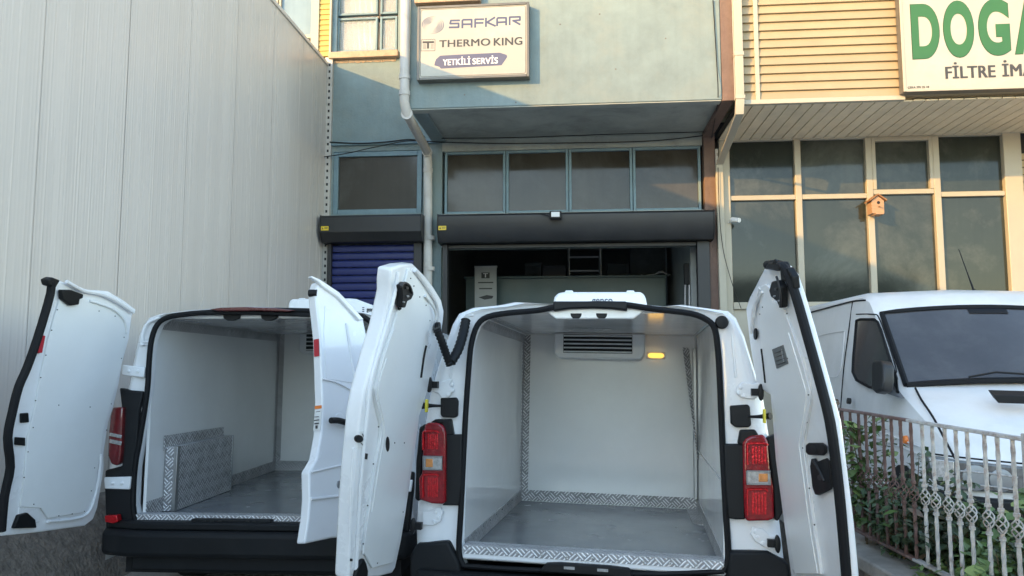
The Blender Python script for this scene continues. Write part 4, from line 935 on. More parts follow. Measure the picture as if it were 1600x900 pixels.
sheet(DR, [(1186,448),(1196,444),(1204,452),(1206,470),(1216,474),(1222,482),(1226,488),(1252,560),(1263,600),(1266,624),(1256,683),(1255,698),(1263,759),(1270,815),(1283,897),(1242,897),(1228,808),(1216,717),(1210,640),(1205,618),(1197,606),(1187,520),(1187,485)], .012, .014, 'door_panel', m_panel, dr, bevel=.004)
bead(DR, [(1228,490),(1252,560),(1263,602),(1266,622),(1256,684),(1256,700),(1263,759),(1270,815),(1283,897)], .014, .003, 'panel_edge', m_white, dr)
sheet(DR, [(1205,440),(1214,438),(1220,448),(1221,480),(1218,482),(1213,471),(1204,464),(1201,454)], .04, .03, 'latch', m_black, dr, bevel=.006)
bead(DR, [(1213,432),(1217,445),(1220,465),(1219,480)], .045, .005, 'latch_rod', m_gdark, dr)
bead(DR, [(1188,450),(1182,468),(1177,486),(1174,520)], .010, .009, 'door_rib', m_white2, dr)
bead(DR, [(1191,456),(1184,468),(1179,482),(1178,496)], .016, .007, 'door_rib', m_panel, dr)
oval(DR, 1179, 522, 2.2, 9, .016, 'grommet', m_black, dr)
bead(DR, [(1190,545),(1193,570),(1196,598)], .013, .006, 'door_gap', m_black, dr)
plt = sheet(DR, [(1206,546),(1223,539),(1231,568),(1213,576)], .016, .004, 'rating_plate', mat('rating_plate', (.15,.16,.16), .5, .3), dr, bevel=.001)
for k in range(4): bead(DR, [(1210+k*1.6, 552+k*6), (1222+k*1.6, 547.5+k*6)], .017, .002, 'plate_print', m_ink2, plt, k=1, n=4)
bead(DR, [(1221,545),(1225,565)], .017, .003, 'plate_print', m_rim, plt, k=1, n=4)
sheet(DR, [(1258,695),(1262,692),(1283,692),(1288,696),(1289,708),(1285,712),(1262,711),(1258,707)], .018, .012, 'buffer', m_black, dr, bevel=.006)
oval(DR, 1270, 702, 6, 6, .019, 'buffer_recess', m_dvent, dr, .002)
lk = sheet(DR, [(1265,728),(1267,717),(1272,716),(1275,722),(1284,718),(1290,716),(1294,720),(1299,760),(1297,765),(1279,774),(1273,773),(1269,762)], .016, .010, 'latch_cover', m_black, dr, bevel=.004)
oval(DR, 1281, 746, 4.5, 4.5, .018, 'latch_pivot', m_gdark, lk, .004)
bead(DR, [(1271,720),(1280,735),(1288,752)], .018, .006, 'latch_lever', m_gdark, lk)
dots(DR, [(1187,491),(1191,480),(1229,490),(1263,617),(1260,660),(1254,700),(1264,763),(1272,820),(1225,828),(1230,560)], .004, 'panel_rivet', m_ink2, dr, .014)

for px, py, r_ in ((1211,452,2.2),(1209,463,1.6),(1216,470,1.4)): oval(DR, px, py, r_, r_, .047, 'latch_bolt', m_gdark if r_ > 2 else m_alum, dr, .006)
bead(DR, [(1232,520),(1256,600),(1259,624),(1250,684),(1249,700),(1257,760),(1264,815),(1277,895)], .0135, .0022, 'liner_sealant', m_liner, dr)
# ================= van B: white van on the left by the sheet wall
o = at(400, 815, 4.85); FV = Frame((o.x, 4.85, 0), 3, -1, 0)
vb = thing('van', 'white van on the left beside the ribbed sheet wall, black rear bumper and open doors', 'van', FV)
prB = [((160,828),(214,818)),((166,790),(208,790)),((165,740),(211,730)),((170,690),(218,690)),((186,640),(226,640)),((197,602),(231,602)),((205,560),(233,565)),((213,525),(237,530)),((219,509),(246,507)),((229,496),(262,496)),((246,490),(290,491)),((292,484),(325,488)),((330,482),(350,486)),((385,479),(385,484.5))]
oB = xz(FV, [p[0] for p in prB]); iB = xz(FV, [p[1] for p in prB])
cx_ = 0.0
oB = oB + [(-x, z) for x, z in reversed(oB[:-1])]; iB = iB + [(-x, z) for x, z in reversed(iB[:-1])]
van_body(FV, vb, oB, iB, m_white, length=4.9)
wheels(vb, .93, (.95, 3.95), .33)
b = MB(); b.tube(smoothpath([Vector((x, -.0, z)) for x, z in iB], 3), .018, 8); b.build('door_seal', m_seal, vb)
xB0, xB1, zB0, zB1, yB1 = -.765, .765, .60, 1.90, 2.35
cargo(FV, vb, xB0, xB1, zB0, zB1, .06, yB1, m_floor)
def tri(fr): pass
zsb_ = FV.pix(350, 808, 0).z
b = MB(); b.box(-.80, .80, -.005, .07, zsb_-.05, zsb_+.0); b.build('sill', m_white, vb, bevel=.01)
chk(vb, [(-.79,-.008,zsb_-.025),(.79,-.008,zsb_-.025),(.79,-.008,zsb_+.012),(-.79,-.008,zsb_+.012)], (0,-1,0))
chk(vb, [(-.79,-.007,zsb_+.013),(.79,-.007,zsb_+.013),(.79,.07,zsb_+.013),(-.79,.07,zsb_+.013)], (0,0,1))
c = FV.pix(372, 816, -.03); b = MB(); b.box(c.x-.30, c.x+.22, -.05, .02, c.z-.035, c.z+.02); lp = b.build('latch_plate', m_black, vb, bevel=.008)
for dx in (-.22,-.17,-.12,.06,.10): b = MB(); b.box(c.x+dx, c.x+dx+.02, -.056, -.048, c.z-.01, c.z+.014); b.build('latch_tooth', m_dvent, lp)
# inside trims
chk(vb, [(xB0+.004,1.05,zB0+.002),(xB0+.004,yB1,zB0+.002),(xB0+.004,yB1,zB0+.09),(xB0+.004,1.05,zB0+.09)], (1,0,0))
chk(vb, [(xB0+.004,.06,zB0+.002),(xB0+.004,.30,zB0+.002),(xB0+.004,.30,zB0+.10),(xB0+.004,.06,zB0+.10)], (1,0,0))
chk(vb, [(xB0+.005,yB1-.004,zB0+.003),(xB1-.005,yB1-.004,zB0+.003),(xB1-.005,yB1-.004,zB0+.09),(xB0+.005,yB1-.004,zB0+.09)], (0,-1,0))
chk(vb, [(xB0+.004,yB1-.06,zB0+.09),(xB0+.004,yB1,zB0+.09),(xB0+.004,yB1,zB1),(xB0+.004,yB1-.06,zB1)], (1,0,0))
chk(vb, [(xB0+.004,yB1-.003,zB0+.09),(xB0+.05,yB1-.003,zB0+.09),(xB0+.05,yB1-.003,zB1),(xB0+.004,yB1-.003,zB1)], (0,-1,0))
chk(vb, [(xB0+.004,.1,zB1-.07),(xB0+.004,yB1-.06,zB1-.07),(xB0+.004,yB1-.06,zB1-.002),(xB0+.004,.1,zB1-.002)], (1,0,0))
# wheel-arch box of tread plate against the left wall
xw = -.675
pa, pc = FV.side(273, 786, xw), FV.side(361, 760, xw); zt1 = FV.side(300, 694, xw).z
b = MB(); b.box(xB0+.004, xw-.004, pa.y+.004, pc.y-.004, zB0+.003, zt1-.004); wb = b.build('wheel_arch_box', m_alum, vb)
chk(wb, [(xw,pa.y,zB0+.004),(xw,pc.y,zB0+.004),(xw,pc.y,zt1),(xw,pa.y,zt1)], (1,0,0))
chk(wb, [(xB0+.01,pa.y,zB0+.004),(xw-.001,pa.y,zB0+.004),(xw-.001,pa.y,zt1-.001),(xB0+.01,pa.y,zt1-.001)], (0,-1,0))
chk(wb, [(xw,pa.y,zt1+.002),(xw,pc.y,zt1+.002),(xB0+.01,pc.y,zt1+.002),(xB0+.01,pa.y,zt1+.002)], (0,0,1))
b = MB(); b.box(xw-.02, xw+.006, pa.y-.008, pa.y+.03, zB0+.003, zt1+.006); b.build('corner_angle', m_alum, wb, bevel=.003)
b = MB(); b.box(xw-.01, xw+.005, pc.y-.014, pc.y+.004, zB0+.003, zt1+.004); b.build('corner_angle', m_alum, wb, bevel=.003)
qa = FV.side(257, 690, xB0+.012); qc = FV.side(350, 668, xB0+.012); 
chk(wb, [(xB0+.012,qa.y,zt1-.02),(xB0+.012,qc.y,zt1-.02),(xB0+.012,qc.y,FV.side(350,667,xB0+.012).z),(xB0+.012,qa.y,FV.side(257,681,xB0+.012).z)], (1,0,0))
# evaporator
ye = yB1 - .18; a, c = FV.pix(468, 512, ye), FV.pix(474, 553, ye); wE = .62
b = MB(); b.prism([(a.x,ye,zB1-.002),(a.x+wE,ye,zB1-.002),(a.x+wE,ye,c.z+.03),(a.x+wE-.03,ye,c.z),(a.x+.03,ye,c.z),(a.x,ye,c.z+.03)], (0,yB1-ye-.004,0)); ev = b.build('evaporator', m_white2, vb, bevel=.01)
g0 = FV.pix(478, 548, ye-.003); g1 = FV.pix(500, 510, ye-.003)
b = MB(); b.box(g0.x, a.x+wE-.06, ye-.003, ye+.002, g0.z, g1.z); b.build('grille', m_dvent, ev)
s0 = MB().prism([(g0.x+.004,ye-.002,0),(g0.x+.004,ye-.016,.004),(g0.x+.004,ye-.014,.012),(g0.x+.004,ye-.002,.012)], (a.x+wE-.07-g0.x,0,0)).build('louver', m_white2, ev, loc=(0,0,g0.z+.003))
for k in range(1, 6): copy(s0, ev, (0,0,g0.z+.003+(g1.z-g0.z)/6*k))
# header latches, brake light bar, roof unit
for px in (361, 420):
    q = [FV.pix(px+dx, py, .03) for dx, py in ((-13,491),(13,491),(12,497),(4,501),(-6,501),(-12,497))]; b = MB(); b.prism(q, (0,.03,0)); b.build('latch_striker', m_black, vb, bevel=.003)
b = MB(); b.prism([FV.pix(px, py, -.05) for px, py in ((328,483),(345,480.5),(385,479.5),(430,481),(460,484.5),(450,487),(400,485.5),(340,486))], (0,.14,0)); b.build('brake_light_bar', m_brake, vb, bevel=.006)
b = MB(); b.prism([FV.pix(px, py, -.02) for px, py in ((322,487),(400,486),(490,489),(490,495),(400,491),(322,491))], (0,.08,0)); b.build('header_trim', m_seal, vb, bevel=.004)
yu = 2.3
q = [FV.pix(px, py, yu) for px, py in ((449,500),(450,477),(452,469),(457,467),(545,466),(556,467),(586,478),(589,484),(591,494),(591,500))]
b = MB(); b.prism(q, (0,.8,0)); ru = b.build('roof_unit', m_white, vb, bevel=.02, seg=3)
b = MB(); b.prism([FV.pix(px, py, yu+.12) for px, py in ((465,470),(478,470),(476,465.5),(467,465.5))], (0,.3,0)); b.build('unit_foot', m_white, ru, bevel=.006)
p0, p1 = FV.pix(573, 489, yu-.004), FV.pix(586, 482, yu-.004)
text('unit_lettering', 'genco', m_ink2, ru, (0, yu-.004, 0), EX, EZ, (p0.x, p1.x, p0.z, p1.z), .03)
b = MB(); 
for k in range(3): a_ = FV.pix(566, 480+k*3, yu-.004); b.box(a_.x, a_.x+.02, yu-.005, yu-.003, a_.z-.008, a_.z)
b.build('unit_emblem', m_ink1, ru)
# bumper, lamps and cladding
b = MB(); b.prism([(-1.03,.3,0),(-1.03,.06,0),(-.98,-.06,0),(-.75,-.12,0),(.75,-.12,0),(.98,-.06,0),(1.03,.06,0),(1.03,.3,0)], (0,0,.165)); bo = b.build('bumper', m_bump, vb, bevel=.035, seg=3, loc=(0,0,.385))
b = MB(); b.prism([(-1.0,.25,0),(-.97,-.02,0),(-.74,-.085,0),(.74,-.085,0),(.97,-.02,0),(1.0,.25,0)], (0,0,.05)); b.build('bumper_step', m_bump, bo, bevel=.012, loc=(0,0,.165))
b = MB(); b.prism([(-.82,.2,0),(-.80,-.03,0),(.80,-.03,0),(.82,.2,0)], (0,0,.12)); b.build('bumper_apron', m_bump, bo, bevel=.02, loc=(0,0,-.10))
for sx in (-1, 1):
    b = MB(); q = [FV.pix(px, py, -.085) for px, py in ((163,806),(182,805),(184,815),(178,818),(164,816))]; b.prism([Vector((p.x*-sx if sx > 0 else p.x, p.y, p.z)) for p in q], (0,.05,0)); b.build('reflector', m_redrib, vb, bevel=.004)
    for pl, y_, m_, nm in (([(186,606),(205,610),(224,612),(217,640),(214,690),(209,740),(206,790),(210,822),(190,826),(165,826),(163,760),(164,735),(190,728),(192,700),(190,640)], -.012, m_bump, 'pillar_cladding'),):
        b = MB(); b.prism([Vector((-sx*FV.pix(px,py,y_).x if sx > 0 else FV.pix(px,py,y_).x, y_, FV.pix(px,py,y_).z)) for px, py in pl], (0,.05,0)); b.build(nm, m_, vb, bevel=.01)
    mir = lambda px, py, y_: Vector(((-1 if sx > 0 else 1) * FV.pix(px, py, y_).x, y_, FV.pix(px, py, y_).z))
    b = MB(); b.prism([mir(px, py, -.045) for px, py in ((176,636),(192,636),(191,660),(189,705),(187,722),(182,728),(173,725),(168,712),(169,680),(172,650))], (0,.08,0)); tl = b.build('tail_light', m_dred, vb, bevel=.01, seg=3)
    for ya, yb in ((676,681),(686,692)):
        b = MB(); b.prism([mir(px, py, -.049) for px, py in ((171,ya),(190,ya+4),(189,yb+4),(170,yb))], (0,.006,0)); b.build('clear_lens', m_clear, tl, bevel=.002)
    for pl, y_ in (([(191,570),(226,574),(224,590),(190,586)], -.02), ([(162,746),(204,745),(202,765),(163,764)], -.03)):
        b = MB(); b.prism([mir(px, py, y_) for px, py in pl], (0,.03,0)); hg = b.build('hinge', m_white2, vb, bevel=.006)
        c_ = [sum((mir(px, py, y_-.004)[i] for px, py in pl))/4 for i in range(3)]; b = MB()
        for dx in (-.03, .03): b.lathe([(.0,-.008),(.01,-.005),(.012,.004),(.0,.004)], (c_[0]+dx, c_[1], c_[2]), 'y', 10)
        b.build('hinge_bolts', m_white2, hg)
b = MB(); b.tube(smoothpath([FV.pix(px, py, .0) for px, py in ((222,540),(224,520),(232,504),(250,496))], 4), .012, 6); b.build('frame_bead', m_white, vb)
for yy in (534, 538): 
    b = MB(); b.tube([FV.pix(217, yy, -.004), FV.pix(234, yy, -.004)], .004, 6); b.build('frame_joint', m_white, vb)
# ---- left door of van B (inner side)
EL = DoorPlane(FV, (160,780,4.86), (204,500,4.88), (10,830,4.16))
el = sheet(EL, [(80,440),(86,436),(95,439),(130,452),(170,455),(195,470),(214,484),(207,492),(202,530),(191,570),(186,602),(178,635),(170,660),(163,707),(163,733),(153,793),(146,812),(133,822),(60,832),(2,838),(8,790),(19,727),(14,683),(33,602),(60,530),(82,460)], 0, .034, 'door', m_white2, vb, bevel=.010, seg=3)
el['label'] = 'left rear door of the left van, open against the ribbed wall, inner side showing'
bead(EL, [(78,440),(79,458),(59,527),(42,575),(29,605),(19,645),(12,684),(16,730),(7,775),(2,830)], .010, .023, 'door_seal', m_seal, el, n=10)
sheet(EL, [(74,437),(82,433),(95,438),(90,446),(88,450),(76,446)], .03, .05, 'corner_cap', m_black, el, bevel=.008)
sheet(EL, [(94,466),(128,465),(150,470),(176,480),(196,498),(200,512),(196,545),(188,578),(180,606),(172,640),(163,672),(158,707),(150,745),(143,775),(132,801),(75,810),(64,794),(32,792),(38,750),(44,683),(55,637),(61,602),(76,530)], .012, .014, 'door_panel', m_panel, el, bevel=.004)
bead(EL, [(104,440),(130,454),(160,460),(185,472),(208,488)], .02, .012, 'door_rib', m_white2, el)
bead(EL, [(140,470),(175,482),(194,500),(198,520)], .016, .008, 'door_rib', m_panel, el)
bead(EL, [(74,815),(128,808),(146,785),(156,735),(157,710)], .010, .009, 'door_rib', m_white2, el)
sheet(EL, [(97,453),(112,453),(131,460),(130,466),(125,468),(124,476),(111,478),(98,468)], .035, .03, 'latch', m_black, el, bevel=.006)
sheet(EL, [(60,526),(68,524),(71,525),(66,551),(60,552)], .015, .012, 'reflector_tape', m_tape, el, bevel=0)
sheet(EL, [(33,646),(45,645),(46,660),(33,661)], .012, .012, 'buffer', m_black, el, bevel=.004)
sheet(EL, [(25,683),(40,684),(40,697),(24,695)], .012, .012, 'striker_block', m_black, el, bevel=.004)
sheet(EL, [(22,826),(30,805),(44,801),(56,812),(58,825)], .022, .025, 'door_stop', m_black, el, bevel=.006)
sheet(EL, [(30,792),(61,792),(63,815),(26,826)], .006, .008, 'stop_pocket', m_white2, el, bevel=.004)
dots(EL, [(93,463),(90,484),(81,516),(72,555),(64,590),(56,626),(52,668),(44,706),(38,746),(155,486),(180,494),(194,527),(190,560),(92,633),(141,636),(174,631),(167,672),(148,731),(143,767),(92,806),(113,803),(132,799),(53,788)], .004, 'panel_rivet', m_ink2, el, .014)
# ---- right door of van B (outer side)
ER = DoorPlane(FV, (603,825,4.74), (557,497,4.72), (476,848,4.12))
er = sheet(ER, [(494,452),(498,440),(505,442),(530,458),(550,478),(568,498),(582,567),(594,690),(601,790),(604,832),(518,841),(476,850),(482,810),(484,780),(483,738),(495,717),(502,678),(504,628),(501,533),(494,470)], 0, .065, 'door', m_white, vb, bevel=.012, seg=3)
er['label'] = 'right rear door of the left van, half open, outer side with black handle'
sheet(ER, [(497,440),(486,433),(488,431),(500,436),(530,456),(551,478),(569,499),(562,501),(546,483),(528,464),(505,448)], .02, .03, 'roof_lip', m_white, er, bevel=.006)
sheet(ER, [(508,478),(536,497),(545,520),(551,560),(560,600),(510,592),(506,520)], .004, .006, 'window_stamping', m_white, er, bevel=.004)
bead(ER, [(541,505),(546,540),(552,580),(560,625)], .006, .010, 'door_crease', m_white, er)
bead(ER, [(504,592),(525,597),(545,607),(562,618)], .006, .006, 'door_crease', m_white, er)
bead(ER, [(486,738),(520,730),(560,722),(590,718)], .004, .006, 'door_crease', m_white, er)
bead(ER, [(486,780),(530,775),(590,768)], .004, .008, 'door_crease', m_white, er)
hd = bead(ER, [(517,657),(528,657),(540,660),(556,664)], .035, .018, 'handle', m_black, er, n=10)
oval(ER, 531, 657, 8, 13, .002, 'handle_recess', m_white2, er, .004)
oval(ER, 530, 757, 3, 6, .004, 'lock', m_rim, er)
# stickers on the free edge of that door
eN = (ER(476,848) - ER(603,825)).normalized()
def edge(px, py): # point on the edge face of the door
    p = ER(px, py); return p
def edge_sheet(py0, py1, u0, u1, name, m, parent, th=.002, lift=.006):
    xr_ = lambda y_: 494 if y_ < 480 else 501 + (y_-533)*.03 if y_ < 650 else 502
    q = []
    for py, u in ((py0,u0),(py0,u1),(py1,u1),(py1,u0)):
        p = ER(xr_(py), py); q.append(p - ER.n*(.065*(1-u)) + eN*lift)
    b = MB(); b.prism(q, eN * -th); return b.build(name, m, parent)
edge_sheet(529, 556, .25, .85, 'reflector_tape', m_tape, er)
edge_sheet(633, 638, .15, .95, 'warning_sticker', m_ost, er)
s_ = edge_sheet(640, 672, .15, .95, 'warning_sticker', m_paper, er)
for a_, c_, u0, u1 in ((642,643,.3,.8),(646,647.5,.25,.85),(650,651,.3,.8),(655,656.5,.25,.85),(660,662,.3,.8),(664,669,.42,.66)): edge_sheet(a_, c_, u0, u1, 'sticker_print', m_ink2, s_, .002, .008)
b = MB(); c = ER(488, 458, -.03); b.tube([c + Vector((-.02,0,0)), c + Vector((.03,0,.0))], .022, 10); b.build('door_stop', m_black, er)

# ================= van C: older white van on the right, nose to the camera
FC = Frame((3.97, 5.07, 0), 8)
vc = thing('van', 'older white van parked nose forward on the right behind the iron fence', 'van', FC)
hw = .955
def sec(y, w0, zb, zbelt, wr, zt, crown=.03):
    pts = [(-w0*.97, zb), (-w0, zb+.12), (-w0, zbelt-.25), (-w0*.985, zbelt), (-wr-.035, zt-.16), (-wr-.01, zt-.045), (-wr+.05, zt), (0, zt+crown*.5)]
    full = pts + [(-x, z) for x, z in reversed(pts[:-1])]
    return [Vector((x, y, z)) for x, z in full]
body = MB()
body.loft([sec(.02,.80,.42,.62,.70,.80,.01), sec(.06,.88,.38,.72,.80,.93,.02), sec(.22,.925,.36,.86,.86,1.04,.04), sec(.60,hw,.36,1.02,.89,1.22,.05), sec(.98,hw,.36,1.15,.90,1.385,.05),
    sec(1.02,hw,.36,1.18,.90,1.40,.05), sec(1.40,hw,.36,1.26,.86,1.76,.05), sec(1.72,hw,.36,1.3,.83,2.05,.04), sec(1.90,hw,.36,1.3,.82,2.20,.05), sec(2.15,hw,.36,1.3,.81,2.265,.05), sec(3.9,hw,.36,1.3,.80,2.28,.05), sec(5.5,hw,.36,1.3,.80,2.28,.05)], True, True)
body.build('body', m_oldw, vc, smooth=40)
wheels(vc, hw+.03, (.85, 4.4), .34)
# windscreen
def wsp(t, u): # t -1..1 across, u 0..1 up
    y = 1.03 + (1.72-1.03)*u; z = 1.395 + (2.03-1.395)*u; wd = .87 - .065*u
    return Vector((t*wd, y - .02 - .035*(1-t*t), z + .012 + .048*(1-t*t)))
b = MB(); b.loft([[wsp(t/6*.985, u) for t in range(-6, 7)] for u in (.0,.33,.66,1.0)], closed=False); o_ = b.build('windscreen', m_carglass, vc, smooth=60)
b = MB(); q = [wsp(t/6*.985, 0) for t in range(-6, 7)] + [wsp(.985, u) for u in (.33,.66)] + [wsp(t/6*.985, 1) for t in range(6, -7, -1)] + [wsp(-.985, u) for u in (.66,.33)]
b.tube(q + [q[0]], .024, 6); b.build('windscreen_seal', m_seal, vc)
def tint(ts, u0, u1): return [wsp(t, u0) + Vector((0,-.004,.004)) for t in ts], [wsp(t, u1) + Vector((0,-.004,.004)) for t in ts]
b = MB(); r0_, r1_ = tint([-.1+.05*k for k in range(9)], .90, .985); b.loft([r0_, r1_], closed=False); b.build('sun_strip', m_black, o_)
for sx in (-.45, .30):
    b = MB(); q = [wsp(sx, .02) + Vector((0,-.03,.02)), wsp(sx+.25, .07) + Vector((0,-.03,.02)), wsp(sx+.62, .035) + Vector((0,-.03,.02))]; b.tube(q, .008, 6); b.build('wiper', m_black, vc)
# side features on the left flank
FCs = (Vector((-hw*.99-.034, 0, 1.2)), Vector((-1, 0, .155)).normalized())
def sd_(px, py, off=.0): return FC.plane(px, py, FCs[0] + FCs[1]*off, FCs[1])
win = [(1338,501),(1344,499),(1366,499),(1371,503),(1376,515),(1390,560),(1401,592),(1403,613),(1358,605),(1338,594),(1332,581),(1333,560)]
b = MB(); b.prism([sd_(*p, .004) for p in win], FCs[1]*-.01); wo = b.build('door_window', m_carglass, vc, bevel=.003)
b = MB(); q = [sd_(*p, .006) for p in win]; b.tube(q + [q[0]], .012, 6); b.build('window_seal', m_seal, wo)
for nm, pts, r_ in (('door_gap', [(1332,472),(1327,510),(1319,570),(1314,630),(1310,700),(1308,760)], .006), ('door_gap', [(1338,491),(1364,491),(1373,496),(1386,530),(1400,576),(1398,584)], .006),
        ('roof_gutter', [(1263,489),(1300,479),(1332,471),(1352,469)], .008), ('side_crease', [(1262,532),(1290,522),(1320,517)], .004), ('side_crease', [(1320,517),(1316,560),(1309,588),(1287,587)], .006)):
    b = MB(); b.tube(smoothpath([sd_(px, py, .004) for px, py in pts], 4), r_, 6); b.build(nm, m_seal if nm != 'side_crease' else m_oldw, vc)
for px, py in ((1303,625),(1329,627)): 
    b = MB(); c = sd_(px, py, .01); b.tube([c, c + FCs[1]*.03], .03, 10); b.build('side_button', m_gdark, vc)
b = MB(); c = sd_(1384, 598, .02)
b.prism([sd_(1361,568,.16), sd_(1364,563,.16), sd_(1376,563,.16), sd_(1380,570,.16), sd_(1380,594,.16), sd_(1377,610,.16), sd_(1367,614,.16), sd_(1361,608,.16)], FCs[1]*-.10 + Vector((0,.03,0))); mi = b.build('wing_mirror', m_gdark, vc, bevel=.02, seg=3)
b = MB(); b.prism([sd_(1377,596,.10), sd_(1386,594,.04), sd_(1407,622,.004), sd_(1392,617,.04), sd_(1377,612,.10)], FCs[1]*-.04); b.build('mirror_arm', mat('grey_plastic', (.10,.105,.11), .6), mi, bevel=.006)
# nose: bonnet edge, vent, headlight, bumper, wheel arch
fr_ = lambda px, py, y=0: FC.pix(px, py, y)
b = MB(); b.tube(smoothpath([fr_(1430,606,.94), fr_(1440,625,.74), fr_(1458,652,.47), fr_(1478,690,.17), fr_(1492,716,.0)], 4), .008, 6); b.build('bonnet_gap', m_seal, vc)
q = [fr_(px, py, .52) for px, py in ((1552,618),(1620,620),(1620,632),(1560,630))]
b = MB(); b.prism(q, (0,.08,.04)); b.build('bonnet_vent', m_black, vc, bevel=.004)
hl = [(1450,713),(1470,713),(1495,719),(1594,729),(1640,731),(1640,775),(1594,772),(1494,766),(1470,760),(1456,745)]
b = MB(); b.prism([fr_(px, py, -.02) for px, py in hl], (0,.10,0)); h_ = b.build('headlight', mat('headlight_glass', (.13,.135,.135), .06, .2, var=.5, vs=14, coat=1, bump=.2, bs=30), vc, bevel=.015, seg=3)
b = MB(); b.prism([fr_(px, py, -.028) for px, py in ((1452,716),(1491,721),(1491,763),(1472,757),(1458,744))], (0,.02,0)); b.build('indicator_lens', m_clear, h_, bevel=.006)
b = MB(); b.lathe([(.0,-.03),(.055,-.032),(.085,-.026),(.09,-.01),(.0,-.01)], fr_(1522,746), 'y', 20); b.build('lamp_reflector', m_rim, h_)
b = MB(); b.lathe([(.0,-.03),(.05,-.032),(.075,-.026),(.08,-.01),(.0,-.01)], fr_(1562,750), 'y', 20); b.build('lamp_reflector', m_rim, h_)
for py_ in (737, 757): b = MB(); q_ = [fr_(1500,py_-1,-.03), fr_(1548,py_+3,-.034), fr_(1590,py_+9,-.03)]; b.tube(smoothpath(q_, 4), .007, 6); b.build('chrome_strip', m_clear, h_)
b = MB(); b.tube(smoothpath([fr_(1449,708,-.012), fr_(1495,714,-.022), fr_(1594,724,-.022), fr_(1640,726,-.022)], 3), .006, 6); b.build('bonnet_edge_gap', m_seal, vc)
b = MB(); b.prism([fr_(px, py, -.05) for px, py in ((1420,772),(1470,768),(1500,776),(1640,788),(1640,850),(1480,835),(1440,815),(1425,800))], (0,.25,0)); b.build('bumper', m_bump, vc, bevel=.02, seg=3)
b = MB(); b.prism([fr_(px, py, -.0) for px, py in ((1540,640),(1640,640),(1640,720),(1520,712))], (0,.02,0))
c = FC.side(1400, 740, -hw-.01)
b = MB(); q = [Vector((-hw-.012, .85 + .42*math.cos(a*math.pi/12), .36 + .42*math.sin(a*math.pi/12))) for a in range(13)]; b.prism(q, (.03,0,0)); b.build('wheel_arch', m_dvent, vc)
for z_ in (.93, .99): b = MB(); b.tube([(-hw-.004, .45, z_-.03), (-hw-.006, 1.3, z_), (-hw-.006, 4.9, z_)], .007, 6); b.build('side_moulding', m_oldw, vc)
c = sd_(1405, 687); b = MB(); b.lathe([(.0,-.02),(.03,-.015),(.035,.01),(.0,.01)], (-hw-.01, c.y, c.z), 'x', 14); b.build('side_repeater', m_ost, vc)
# roof aerial
a_ = FC.pix(1523, 458, 2.2); b = MB(); e_ = FC.pix(1498, 389, 2.2); b.tube([a_, a_.lerp(e_, .4), e_], [.012,.006,.004], 6); ae = b.build('aerial', m_black, vc)
b = MB(); b.lathe([(.05,-.02),(.035,.02),(.0,.04)], a_, 'z', 12); b.build('aerial_base', m_black, ae)
#==FENCE==
# ------------------------------------------------------------------ planter wall, iron fence, weeds
XF = 1.9
pw = thing('planter_wall', 'low concrete retaining wall under the iron fence on the right', 'wall', None, (XF, 3.4, 0))
b = MB(); b.box(-.09, .12, -3.2, 2.3, 0, .56); b.build('wall_body', m_kerb, pw, bevel=.01)
y_ = -3.2
while y_ < 2.25:
    b = MB(); L_ = random.uniform(.9, 1.2); b.box(-.13, .15, y_+.006, min(y_+L_, 2.3)-.006, .562, .64 + random.uniform(-.006,.004)); b.build('coping_stone', m_conc, pw, bevel=.012); y_ += L_
b = MB(); b.add([(XF+.12,.2,.52),(2.95,.2,.50),(2.95,6.6,.50),(XF+.12,5.7,.52)], [(0,1,2,3)]); so_ = b.build('soil', m_kerb, None, smooth=0); tag(so_, kind='structure')
fe = thing('iron_fence', 'wrought iron fence of twisted bars with basket scrolls, white paint flaking to rust', 'fence', None, (XF, 0, 0))
zT, zB_ = 1.335, .70
def bar_mesh(rust):
    m_ = m_rust if rust else m_iron
    b = MB(); rings = []; n = 30
    def ring(z, r, tw): return [Vector((r*(1, .86)[k%2]*math.cos(tw + k*math.pi/4), r*(1, .86)[k%2]*math.sin(tw + k*math.pi/4), z)) for k in range(8)]
    zc0, zc1 = .966, 1.034
    for (za, zb2) in ((zB_, zc0), (zc1, zT)):
        k_ = int((zb2-za)/.012); rings = [ring(za + (zb2-za)*i/k_, .0088, i*.34) for i in range(k_+1)]; b.loft(rings, True, True)
    for z in (zc0-.03, zc1+.012): b.lathe([(.008,0),(.0125,.002),(.0125,.014),(.008,.016)], (0,0,z), 'z', 8)
    return b, m_
def basket_mesh():
    b = MB(); zc0, zc1 = .964, 1.036
    for s_ in range(4):
        q = []
        for i in range(11):
            t = i/10; a = s_*math.pi/2 + t*math.pi*1.1; r = .005 + .0165*math.sin(math.pi*t)**.8; q.append((r*math.cos(a), r*math.sin(a), zc0 + (zc1-zc0)*t))
        b.tube(q, .0030, 5)
    return b
protos = {}
y0_, k = 2.86, 0
while y0_ < 4.45:
    rust = y0_ > 3.56
    if rust not in protos:
        bm_, mm_ = bar_mesh(rust); o1 = bm_.build('bar', mm_, fe, loc=(0,y0_,0)); o2 = basket_mesh().build('basket_scroll', mm_, o1); protos[rust] = (o1, o2)
    else:
        o1, o2 = protos[rust]; c1 = copy(o1, fe, (random.uniform(-.004,.004), y0_, 0), (random.uniform(-.003,.003), random.uniform(-.003,.003), random.uniform(0,.8))); copy(o2, c1)
    y0_ += .0905; k += 1
